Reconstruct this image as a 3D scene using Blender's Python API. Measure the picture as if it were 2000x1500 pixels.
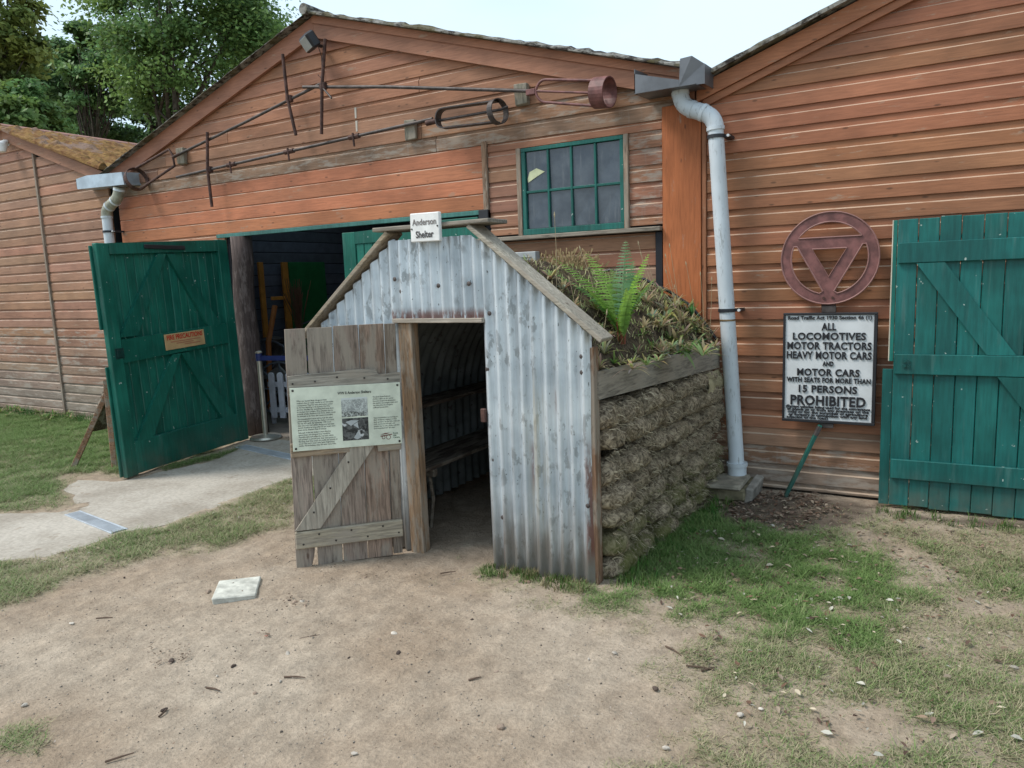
import bpy, math, random
import numpy as np
from mathutils import Vector, Matrix

for o in list(bpy.data.objects): bpy.data.objects.remove(o, do_unlink=True)
scene = bpy.context.scene
col = scene.collection
R = math.radians
random.seed(7); rng = np.random.default_rng(7)

# ------------------------------------------------------------------ camera
CAM_H, FPX = 1.6, 1450.0
PITCH, ROLL, YAW = R(8.1), R(2.177), R(30.37)
_f = np.array([-math.sin(YAW)*math.cos(PITCH), math.cos(YAW)*math.cos(PITCH), -math.sin(PITCH)])
_r0 = np.array([math.cos(YAW), math.sin(YAW), 0.0]); _d0 = np.cross(_f, _r0)
_rr = math.cos(ROLL)*_r0 + math.sin(ROLL)*_d0
_dd = -math.sin(ROLL)*_r0 + math.cos(ROLL)*_d0
cam_data = bpy.data.cameras.new("camera")
cam_data.sensor_width = 36.0; cam_data.lens = FPX/2000*36.0
cam_data.clip_start = 0.05; cam_data.clip_end = 1200
cam = bpy.data.objects.new("camera", cam_data); col.objects.link(cam)
m = Matrix.Identity(4)
for i in range(3):
    m[i][0] = _rr[i]; m[i][1] = -_dd[i]; m[i][2] = -_f[i]
m[2][3] = CAM_H
cam.matrix_world = m
scene.camera = cam

# ------------------------------------------------------------------ light
SUN_EL, SUN_AZ = R(52), R(236)          # azimuth measured from +Y clockwise: behind the camera, to the left
world = bpy.data.worlds.new("World"); scene.world = world; world.use_nodes = True
wn = world.node_tree; wn.nodes.clear()
w_out = wn.nodes.new('ShaderNodeOutputWorld'); w_bg = wn.nodes.new('ShaderNodeBackground')
w_sky = wn.nodes.new('ShaderNodeTexSky'); w_sky.sky_type = 'NISHITA'; w_sky.sun_disc = False
w_sky.sun_elevation = SUN_EL; w_sky.sun_rotation = SUN_AZ
w_sky.air_density = 1.0; w_sky.dust_density = 2.0; w_sky.ozone_density = 1.0
w_tc = wn.nodes.new('ShaderNodeTexCoord'); w_map = wn.nodes.new('ShaderNodeMapping')
w_map.inputs['Scale'].default_value = (1.0, 1.0, 2.2)
w_no = wn.nodes.new('ShaderNodeTexNoise'); w_no.inputs['Scale'].default_value = 1.7; w_no.inputs['Detail'].default_value = 6
w_rp = wn.nodes.new('ShaderNodeMapRange')
w_rp.inputs['From Min'].default_value = 0.35; w_rp.inputs['From Max'].default_value = 0.65
w_rp.inputs['To Min'].default_value = 0.62; w_rp.inputs['To Max'].default_value = 0.97
w_mix = wn.nodes.new('ShaderNodeMix'); w_mix.data_type = 'RGBA'
w_mix.inputs['B'].default_value = (5.3, 6.6, 7.6, 1)           # veil of bright cloud
w_bg.inputs['Strength'].default_value = 0.11
L = wn.links.new
L(w_tc.outputs['Generated'], w_map.inputs['Vector']); L(w_map.outputs['Vector'], w_no.inputs['Vector'])
L(w_no.outputs['Fac'], w_rp.inputs['Value']); L(w_rp.outputs['Result'], w_mix.inputs['Factor'])
L(w_sky.outputs['Color'], w_mix.inputs['A']); L(w_mix.outputs['Result'], w_bg.inputs['Color'])
L(w_bg.outputs['Background'], w_out.inputs['Surface'])

sun_d = bpy.data.lights.new("sun", 'SUN'); sun_d.energy = 2.1; sun_d.angle = R(18); sun_d.color = (1.0, 0.95, 0.88)
sun = bpy.data.objects.new("sun", sun_d); col.objects.link(sun)
sd = Vector((math.sin(SUN_AZ)*math.cos(SUN_EL), math.cos(SUN_AZ)*math.cos(SUN_EL), math.sin(SUN_EL)))
sun.rotation_euler = sd.to_track_quat('Z', 'Y').to_euler(); sun.location = (-4, -6, 9)
vs = scene.view_settings
vs.view_transform = 'Standard'; vs.look = 'None'; vs.exposure = 0.62; vs.gamma = 1.0; vs.use_curve_mapping = False

# ------------------------------------------------------------------ pixel -> place
def ray(x, y): return _rr*((x-1000)/FPX) + _dd*((y-750)/FPX) + _f
def at_z(x, y, z=0.0):
    r = ray(x, y); t = (z-CAM_H)/r[2]; return np.array([0, 0, CAM_H]) + t*r
def at_y(x, y, Y):
    r = ray(x, y); t = Y/r[1]; return np.array([0, 0, CAM_H]) + t*r
def at_x(x, y, X):
    r = ray(x, y); t = X/r[0]; return np.array([0, 0, CAM_H]) + t*r

# ------------------------------------------------------------------ numpy value noise
_perm = rng.random((64, 64, 64)).astype(np.float32)
def vnoise(p, scale=1.0):
    p = np.asarray(p, dtype=np.float64)*scale + 1000.0
    i = np.floor(p).astype(int); f = p-i; f = f*f*(3-2*f); i %= 64; j = (i+1) % 64
    c = 0
    for a in (0, 1):
        for b in (0, 1):
            for d in (0, 1):
                w = (f[..., 0] if a else 1-f[..., 0])*(f[..., 1] if b else 1-f[..., 1])*(f[..., 2] if d else 1-f[..., 2])
                c = c + w*_perm[(j if a else i)[..., 0], (j if b else i)[..., 1], (j if d else i)[..., 2]]
    return c*2-1
def fbm(p, scale=1.0, octv=3):
    s = 0; a = 1.0; p = np.asarray(p, dtype=np.float64)
    for k in range(octv):
        s = s + a*vnoise(p+17.3*k, scale); a *= 0.5; scale *= 2.03
    return s
def p3(x, y, z=0.0):
    x = np.asarray(x, float); return np.stack([x, np.broadcast_to(y, x.shape), np.broadcast_to(z, x.shape)], -1)

# ------------------------------------------------------------------ materials
class NT:
    def __init__(s, name):
        s.m = bpy.data.materials.new(name); s.m.use_nodes = True
        s.t = s.m.node_tree; s.t.nodes.clear()
        s.out = s.n('ShaderNodeOutputMaterial'); s.b = s.n('ShaderNodeBsdfPrincipled')
        s.l(s.b.outputs[0], s.out.inputs['Surface'])
    def n(s, t, **kw):
        nd = s.t.nodes.new(t)
        for k, v in kw.items(): setattr(nd, k, v)
        return nd
    def l(s, a, b): s.t.links.new(a, b)
    def setin(s, sock, v):
        if hasattr(v, 'is_output') or isinstance(v, bpy.types.NodeSocket): s.l(v, sock)
        elif isinstance(v, (tuple, list)) and len(v) == 3 and sock.type == 'RGBA': sock.default_value = (*v, 1)
        else: sock.default_value = v
    def coords(s, scale=(1, 1, 1), rand=True):
        tc = s.n('ShaderNodeTexCoord'); v = tc.outputs['Object']
        if rand:
            oi = s.n('ShaderNodeObjectInfo'); mu = s.n('ShaderNodeMath', operation='MULTIPLY'); s.l(oi.outputs['Random'], mu.inputs[0]); mu.inputs[1].default_value = 97.0
            ad = s.n('ShaderNodeVectorMath', operation='ADD'); s.l(v, ad.inputs[0]); s.l(mu.outputs[0], ad.inputs[1]); v = ad.outputs[0]
        mp = s.n('ShaderNodeMapping'); mp.inputs['Scale'].default_value = scale; s.l(v, mp.inputs['Vector'])
        return mp.outputs[0]
    def noise(s, vec, scale=5, detail=4, rough=0.55, dist=0.0):
        n = s.n('ShaderNodeTexNoise'); s.l(vec, n.inputs['Vector'])
        n.inputs['Scale'].default_value = scale; n.inputs['Detail'].default_value = detail
        n.inputs['Roughness'].default_value = rough; n.inputs['Distortion'].default_value = dist
        return n.outputs['Fac']
    def voro(s, vec, scale=5, feature='F1', out='Distance'):
        n = s.n('ShaderNodeTexVoronoi', feature=feature); s.l(vec, n.inputs['Vector']); n.inputs['Scale'].default_value = scale
        return n.outputs[out]
    def ramp(s, v, a, b, lo=0.0, hi=1.0):
        n = s.n('ShaderNodeMapRange', interpolation_type='SMOOTHSTEP'); s.l(v, n.inputs['Value'])
        n.inputs['From Min'].default_value = a; n.inputs['From Max'].default_value = b
        n.inputs['To Min'].default_value = lo; n.inputs['To Max'].default_value = hi
        return n.outputs[0]
    def math(s, op, a, b=0.0):
        n = s.n('ShaderNodeMath', operation=op); s.setin(n.inputs[0], a); s.setin(n.inputs[1], b); return n.outputs[0]
    def mix(s, fac, a, b, blend='MIX'):
        n = s.n('ShaderNodeMix', data_type='RGBA', blend_type=blend)
        s.setin(n.inputs['Factor'], fac); s.setin(n.inputs['A'], a); s.setin(n.inputs['B'], b)
        return n.outputs['Result']
    def scale(s, c, v):       # colour times value socket
        n = s.n('ShaderNodeVectorMath', operation='SCALE'); s.setin(n.inputs[0], c); s.setin(n.inputs['Scale'], v); return n.outputs[0]
    def objcol(s): return s.n('ShaderNodeObjectInfo').outputs['Color']
    def attr(s, name, out='Color'):
        n = s.n('ShaderNodeAttribute'); n.attribute_name = name; return n.outputs[out]
    def sep(s, vec):
        n = s.n('ShaderNodeSeparateXYZ'); s.l(vec, n.inputs[0]); return n.outputs
    def bump(s, h, strength=0.3, dist=0.01):
        n = s.n('ShaderNodeBump'); s.l(h, n.inputs['Height']); n.inputs['Strength'].default_value = strength; n.inputs['Distance'].default_value = dist
        s.l(n.outputs[0], s.b.inputs['Normal'])
    def fin(s, colour, rough=0.7, metal=0.0, spec=0.4):
        s.setin(s.b.inputs['Base Color'], colour); s.setin(s.b.inputs['Roughness'], rough)
        s.setin(s.b.inputs['Metallic'], metal); s.b.inputs['Specular IOR Level'].default_value = spec
        return s.m

def wood(name, axis='x', wear=(0.30, 0.25, 0.20), amount=0.35, dark=0.55, rough=0.75, knots=True, spec=0.25, streak=0.0):
    """board colour comes from the object's own colour; grain runs along the axis"""
    k = NT(name)
    sc = {'x': (0.6, 9, 9), 'y': (9, 0.6, 9), 'z': (9, 9, 0.6)}[axis]
    v = k.coords(sc); vb = k.coords((1, 1, 1))
    grain = k.noise(v, 9, 6, 0.65, 0.6); big = k.noise(vb, 1.6, 3)
    c = k.objcol()
    c = k.scale(c, k.ramp(big, 0.3, 0.7, 0.80, 1.15))
    c = k.scale(c, k.ramp(grain, 0.28, 0.66, dark, 1.12))
    if knots:
        kv = k.coords({'x': (3.2, 6, 9), 'y': (6, 3.2, 9), 'z': (9, 6, 3.2)}[axis])
        d = k.voro(kv, 1.5); kn = k.ramp(d, 0.05, 0.13, 1.0, 0.0)
        c = k.mix(k.math('MULTIPLY', kn, 0.65), c, (0.07, 0.035, 0.02))
    wv = k.coords({'x': (1.2, 5, 5), 'y': (5, 1.2, 5), 'z': (5, 5, 1.2)}[axis])
    wn_ = k.noise(wv, 3.2, 8, 0.7)
    w = k.ramp(wn_, 0.66-amount*0.42, 0.74-amount*0.30)
    c = k.mix(k.math('MULTIPLY', w, 0.75), c, wear)
    if streak:
        sv = k.coords((9, 9, 0.8)); s_ = k.ramp(k.noise(sv, 3, 5, 0.6), 0.55, 0.75)
        c = k.mix(k.math('MULTIPLY', s_, streak), c, (0.33, 0.31, 0.28))
    k.bump(grain, 0.35, 0.004)
    return k.fin(c, rough, 0, spec)

M = {}
M['paint_x'] = wood('painted_cladding', 'x', (0.34, 0.24, 0.17), 0.14, 0.82, 0.62, spec=0.3)
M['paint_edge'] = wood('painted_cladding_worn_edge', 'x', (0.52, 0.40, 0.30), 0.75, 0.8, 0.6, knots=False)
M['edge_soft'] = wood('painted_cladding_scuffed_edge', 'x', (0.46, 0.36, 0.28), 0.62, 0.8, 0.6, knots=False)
M['paint_old'] = wood('weathered_cladding', 'x', (0.36, 0.31, 0.26), 0.42, 0.74, 0.75, streak=0.25)
M['paint_z'] = wood('painted_upright', 'z', (0.33, 0.25, 0.19), 0.15, 0.8, 0.6)
M['bare_x'] = wood('bare_wood_along', 'x', (0.30, 0.26, 0.21), 0.5, 0.42, 0.85)
M['bare_z'] = wood('bare_wood_upright', 'z', (0.30, 0.26, 0.21), 0.5, 0.42, 0.85)
M['bare_y'] = wood('bare_wood_inward', 'y', (0.30, 0.26, 0.21), 0.5, 0.45, 0.85)
M['log'] = wood('dark_log', 'z', (0.16, 0.13, 0.12), 0.35, 0.5, 0.8)

def green_paint():
    k = NT('green_gloss_paint'); v = k.coords((8, 8, 0.7)); vb = k.coords((1, 1, 1))
    g = k.noise(v, 7, 5, 0.6); big = k.noise(vb, 2.2, 4); chip = k.noise(vb, 26, 3, 0.5)
    c = k.scale(k.objcol(), k.ramp(big, 0.3, 0.7, 0.75, 1.25)); c = k.scale(c, k.ramp(g, 0.3, 0.7, 0.8, 1.12)); c = k.mix(k.ramp(k.noise(v, 3.0, 5, 0.6), 0.55, 0.75, 0, 0.22), c, (0.16, 0.24, 0.22))
    c = k.mix(k.ramp(chip, 0.71, 0.735), c, (0.35, 0.42, 0.38))
    z = k.sep(k.coords((1, 1, 1), rand=False))[2]
    mud = k.math('MULTIPLY', k.ramp(z, 0.0, 0.32, 1.0, 0.0), k.ramp(k.noise(vb, 5, 5), 0.3, 0.7))
    c = k.mix(k.math('MULTIPLY', mud, 0.6), c, (0.12, 0.11, 0.085))
    k.bump(g, 0.2, 0.003)
    return k.fin(c, k.ramp(big, 0.3, 0.7, 0.42, 0.6), 0, 0.35)
M['green'] = green_paint()

def plain(name, c, rough=0.6, metal=0.0, var=0.18, sc=6, spec=0.4, bump=0.0):
    k = NT(name); v = k.coords(); n = k.noise(v, sc, 5, 0.6)
    cc = k.scale(c, k.ramp(n, 0.3, 0.7, 1-var, 1+var))
    if bump: k.bump(k.noise(v, sc*6, 4), bump, 0.004)
    return k.fin(cc, rough, metal, spec)
def objmat(name, rough=0.6, metal=0.0, var=0.15, sc=8, spec=0.4, bump=0.0):
    k = NT(name); v = k.coords(); n = k.noise(v, sc, 5, 0.6)
    cc = k.scale(k.objcol(), k.ramp(n, 0.3, 0.7, 1-var, 1+var))
    if bump: k.bump(k.noise(v, sc*5, 4), bump, 0.004)
    return k.fin(cc, rough, metal, spec)
M['obj'] = objmat('plain_paint'); M['obj_rough'] = objmat('rough_surface', 0.9, 0, 0.3, 12, 0.2, 0.5)
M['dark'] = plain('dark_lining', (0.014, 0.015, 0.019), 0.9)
M['iron'] = plain('rusty_iron', (0.075, 0.038, 0.03), 0.7, 0.2, 0.5, 20)
M['iron_dark'] = plain('old_grey_iron', (0.075, 0.062, 0.058), 0.55, 0.35, 0.4, 15)
M['red_iron'] = plain('red_oxide_iron', (0.165, 0.068, 0.062), 0.55, 0.0, 0.35, 14, bump=0.1)
M['zinc'] = plain('dull_zinc_sheet', (0.14, 0.145, 0.155), 0.45, 0.5, 0.2, 5)
M['steel'] = plain('satin_steel', (0.48, 0.46, 0.40), 0.35, 0.8, 0.12, 10)
M['black'] = plain('black_plastic', (0.02, 0.021, 0.025), 0.5)
M['white'] = plain('white_plastic', (0.75, 0.76, 0.76), 0.45)
M['screw'] = plain('screw_head', (0.05, 0.045, 0.04), 0.5, 0.5)

def pvc():
    k = NT('grey_plastic_pipe'); v = k.coords((3, 3, 0.6)); vb = k.coords()
    n = k.noise(v, 14, 5, 0.7); c = k.mix(k.ramp(n, 0.55, 0.68, 0, 0.6), (0.57, 0.62, 0.655), (0.18, 0.18, 0.17))
    c = k.scale(c, k.ramp(k.noise(vb, 2, 3), 0.3, 0.7, 0.85, 1.08))
    return k.fin(c, 0.5, 0, 0.4)
M['pvc'] = pvc()

def galv():
    k = NT('galvanised_corrugated_iron'); v = k.coords((1, 1, 0.45), rand=False); vb = k.coords((1, 1, 1), rand=False)
    pos = k.sep(vb)
    big = k.noise(vb, 3.0, 5); c = k.mix(k.ramp(big, 0.3, 0.7), (0.45, 0.505, 0.545), (0.68, 0.735, 0.765))
    st = k.noise(k.coords((14, 14, 0.7), rand=False), 2.2, 5, 0.6)
    c = k.scale(c, k.ramp(st, 0.3, 0.7, 0.82, 1.12))
    sp = k.noise(v, 24, 6, 0.62); zone = k.noise(vb, 4.5, 3)
    fl = k.math('MULTIPLY', k.ramp(sp, 0.53, 0.59), k.ramp(zone, 0.42, 0.56))
    c = k.mix(k.math('MULTIPLY', fl, 0.55), c, (0.17, 0.18, 0.18))
    sp2 = k.noise(v, 70, 3, 0.5); c = k.mix(k.ramp(sp2, 0.69, 0.73, 0, 0.8), c, (0.05, 0.05, 0.045))
    # splashed earth on the lowest hand's breadth, rust where objects ask for it
    dn = k.math('ADD', pos[2], k.math('MULTIPLY', k.noise(k.coords((10, 10, 1.5), rand=False), 2, 5), -0.55))
    dirt = k.ramp(dn, -0.22, 0.20, 0.9, 0.0)
    c = k.mix(dirt, c, (0.17, 0.15, 0.125))
    rst = k.math('MULTIPLY', k.attr('rust', 'Fac'), k.ramp(k.noise(k.coords((5, 5, 1.2), rand=False), 7, 6, 0.65), 0.36, 0.50))
    c = k.mix(k.math('MULTIPLY', rst, 0.85), c, (0.17, 0.06, 0.04))
    yel = k.math('MULTIPLY', k.attr('stain', 'Fac'), k.ramp(k.noise(k.coords((9, 9, 0.8), rand=False), 3, 5, 0.6), 0.42, 0.62))
    c = k.mix(k.math('MULTIPLY', yel, 0.55), c, (0.42, 0.38, 0.27))
    k.bump(sp, 0.12, 0.003)
    return k.fin(c, 0.42, 0.45, 0.5)
M['galv'] = galv()
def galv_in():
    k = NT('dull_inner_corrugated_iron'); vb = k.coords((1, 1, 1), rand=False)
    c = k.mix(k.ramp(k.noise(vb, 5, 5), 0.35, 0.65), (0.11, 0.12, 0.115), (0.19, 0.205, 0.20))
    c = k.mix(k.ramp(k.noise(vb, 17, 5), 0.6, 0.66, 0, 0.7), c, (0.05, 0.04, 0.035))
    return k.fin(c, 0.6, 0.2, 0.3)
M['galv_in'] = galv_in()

def moss_roof():
    k = NT('mossy_roof_sheet'); v = k.coords((1, 1, 1), rand=False)
    a = k.noise(v, 2.4, 6, 0.65); b = k.noise(v, 9, 6, 0.7); s = k.noise(k.coords((6, 1.4, 6), rand=False), 5, 5, 0.7)
    c = k.mix(k.ramp(b, 0.35, 0.65), (0.17, 0.085, 0.04), (0.28, 0.17, 0.065))
    c = k.mix(k.ramp(a, 0.52, 0.64), c, (0.23, 0.155, 0.12)); c = k.mix(k.ramp(s, 0.55, 0.66, 0, 0.8), c, (0.075, 0.05, 0.03))
    k.bump(b, 0.8, 0.03); return k.fin(c, 0.95, 0, 0.1)
M['moss'] = moss_roof()
def lichen_roof():
    k = NT('lichened_roof_sheet'); v = k.coords((1, 1, 1), rand=False)
    a = k.noise(v, 14, 6, 0.7); b = k.noise(v, 5, 4)
    c = k.mix(k.ramp(a, 0.40, 0.58), (0.04, 0.034, 0.03), (0.25, 0.24, 0.215)); c = k.mix(k.ramp(b, 0.5, 0.6, 0, 0.7), c, (0.10, 0.085, 0.04))
    k.bump(a, 0.8, 0.02); return k.fin(c, 0.95, 0, 0.1)
M['lichen'] = lichen_roof()

def turf_mat():
    k = NT('dried_turf'); v = k.coords((1, 1, 1)); vs_ = k.coords((3, 3, 3))
    n = k.noise(v, 28, 7, 0.75, 1.2); b = k.noise(vs_, 2.2, 4)
    c = k.mix(k.ramp(n, 0.36, 0.66), (0.07, 0.052, 0.037), (0.50, 0.405, 0.285))
    c = k.mix(k.ramp(b, 0.45, 0.68, 0, 0.4), c, (0.17, 0.13, 0.075))
    z = k.sep(k.coords((1, 1, 1), rand=False))[2]
    c = k.mix(k.math('MULTIPLY', k.ramp(z, 0.05, 0.45, 0.7, 0.0), k.ramp(b, 0.35, 0.55)), c, (0.11, 0.125, 0.03))
    k.bump(n, 0.8, 0.016); return k.fin(c, 0.97, 0, 0.1)
M['turf'] = turf_mat()
def soil_mat():
    k = NT('dark_bank_soil'); v = k.coords((1, 1, 1), rand=False)
    n = k.noise(v, 22, 7, 0.75); b = k.noise(v, 5, 4)
    c = k.mix(k.ramp(n, 0.35, 0.68), (0.035, 0.026, 0.019), (0.15, 0.115, 0.08)); c = k.mix(k.ramp(b, 0.5, 0.7, 0, 0.7), c, (0.17, 0.13, 0.075))
    k.bump(n, 1.0, 0.03); return k.fin(c, 0.97, 0, 0.1)
M['soil'] = soil_mat()

def ground_mat():
    k = NT('trodden_sandy_earth'); v = k.coords((1, 1, 1), rand=False); zn = k.attr('zone')
    sp = k.n('ShaderNodeSeparateColor'); k.l(zn, sp.inputs[0])
    a = k.noise(v, 0.9, 6, 0.6); b = k.noise(v, 11, 7, 0.7); d = k.noise(v, 75, 5, 0.7); e = k.noise(k.coords((2.2, 1.0, 1), rand=False), 4, 6, 0.65)
    c = k.mix(k.ramp(a, 0.32, 0.68), (0.318, 0.240, 0.172), (0.412, 0.338, 0.262))
    c = k.scale(c, k.ramp(b, 0.28, 0.72, 0.80, 1.13)); c = k.scale(c, k.ramp(d, 0.3, 0.7, 0.84, 1.12)); c = k.scale(c, k.ramp(e, 0.3, 0.7, 0.88, 1.1))
    pv = k.voro(v, 36); pm = k.math('MULTIPLY', k.ramp(pv, 0.10, 0.16, 1, 0), k.ramp(k.noise(v, 23, 2), 0.52, 0.60))
    c = k.mix(k.math('MULTIPLY', pm, 0.6), c, (0.40, 0.35, 0.29))
    dk = k.ramp(k.noise(v, 31, 4, 0.7), 0.68, 0.72); c = k.mix(k.math('MULTIPLY', dk, 0.6), c, (0.09, 0.06, 0.042))
    th = k.mix(k.ramp(b, 0.35, 0.65), (0.185, 0.160, 0.095), (0.31, 0.28, 0.185))
    c = k.mix(k.math('MULTIPLY', sp.outputs[0], 0.78), c, th)                 # thatch under the grass
    c = k.mix(k.math('MULTIPLY', sp.outputs[1], 0.85), c, k.mix(k.ramp(b, 0.35, 0.65), (0.075, 0.055, 0.042), (0.15, 0.115, 0.088)))   # dark humus
    h = k.math('ADD', b, k.math('MULTIPLY', d, 0.5)); h = k.math('ADD', h, k.math('MULTIPLY', pm, 0.6)); h = k.math('ADD', h, e)
    k.bump(h, 0.9, 0.016); return k.fin(c, 0.95, 0, 0.15)
M['ground'] = ground_mat()
def conc():
    k = NT('worn_concrete'); v = k.coords((1, 1, 1), rand=False)
    a = k.noise(v, 1.6, 6, 0.65); b = k.noise(v, 40, 6, 0.7); c = k.mix(k.ramp(a, 0.35, 0.65), (0.325, 0.285, 0.235), (0.46, 0.415, 0.355))
    c = k.scale(c, k.ramp(b, 0.28, 0.72, 0.80, 1.12)); e = k.ramp(k.noise(v, 6, 6, 0.7), 0.58, 0.68, 0, 0.6); c = k.mix(e, c, (0.24, 0.19, 0.14))
    k.bump(b, 0.4, 0.006); return k.fin(c, 0.9, 0, 0.2)
M['concrete'] = conc()
def attr_leaf(name, rough=0.55, trans=0.25, spec=0.3):
    k = NT(name); c = k.attr('tint'); k.fin(c, rough, 0, spec)
    tr = k.n('ShaderNodeBsdfTranslucent'); k.l(c, tr.inputs['Color']); mx = k.n('ShaderNodeMixShader'); mx.inputs[0].default_value = trans
    k.l(k.b.outputs[0], mx.inputs[1]); k.l(tr.outputs[0], mx.inputs[2]); k.l(mx.outputs[0], k.out.inputs['Surface']); return k.m
M['leaf'] = attr_leaf('leaves', 0.5, 0.48); M['blade'] = attr_leaf('grass_blades', 0.7, 0.2, 0.2); M['dry'] = attr_leaf('dead_leaves', 0.9, 0.05, 0.1)
M['bark'] = plain('tree_bark', (0.075, 0.062, 0.05), 0.95, 0, 0.4, 9, 0.1, 0.6)
def glass():
    k = NT('dirty_window_glass'); v = k.coords(); n = k.noise(v, 5, 5, 0.65); st = k.noise(k.coords((12, 12, 1.2)), 3, 5, 0.6)
    c = k.mix(k.ramp(n, 0.35, 0.7), (0.024, 0.034, 0.050), (0.070, 0.086, 0.105)); c = k.mix(k.ramp(st, 0.55, 0.75, 0, 0.6), c, (0.13, 0.14, 0.15))
    return k.fin(c, k.ramp(n, 0.3, 0.7, 0.03, 0.2), 0, 0.8)
M['glass'] = glass()
def rubble_photo():
    k = NT('printed_photo_rubble'); v = k.coords((1, 1, 1), rand=False); n = k.noise(v, 70, 6, 0.7, 1.0); z = k.sep(v)[2]
    n2 = k.noise(v, 16, 3)
    up = k.ramp(k.math('ADD', z, k.math('MULTIPLY', n2, 0.06)), 0.915, 0.93)
    c = k.mix(k.ramp(n, 0.4, 0.62), (0.05, 0.055, 0.05), (0.50, 0.54, 0.5)); c = k.mix(k.math('MULTIPLY', up, k.ramp(z, 0.955, 0.965, 0.4, 1.0)), c, (0.56, 0.6, 0.58)); return k.fin(c, 0.4, 0, 0.4)
M['photo_a'] = rubble_photo()
def garden_photo():
    k = NT('printed_photo_garden'); v = k.coords((1, 1, 1), rand=False); n = k.noise(v, 34, 4, 0.6, 1.2); n2 = k.noise(v, 13, 2)
    c = k.mix(k.ramp(n, 0.40, 0.60), (0.02, 0.022, 0.022), (0.12, 0.125, 0.12)); c = k.mix(k.ramp(n2, 0.60, 0.64), c, (0.52, 0.54, 0.53)); return k.fin(c, 0.4, 0, 0.4)
M['photo_b'] = garden_photo()

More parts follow.
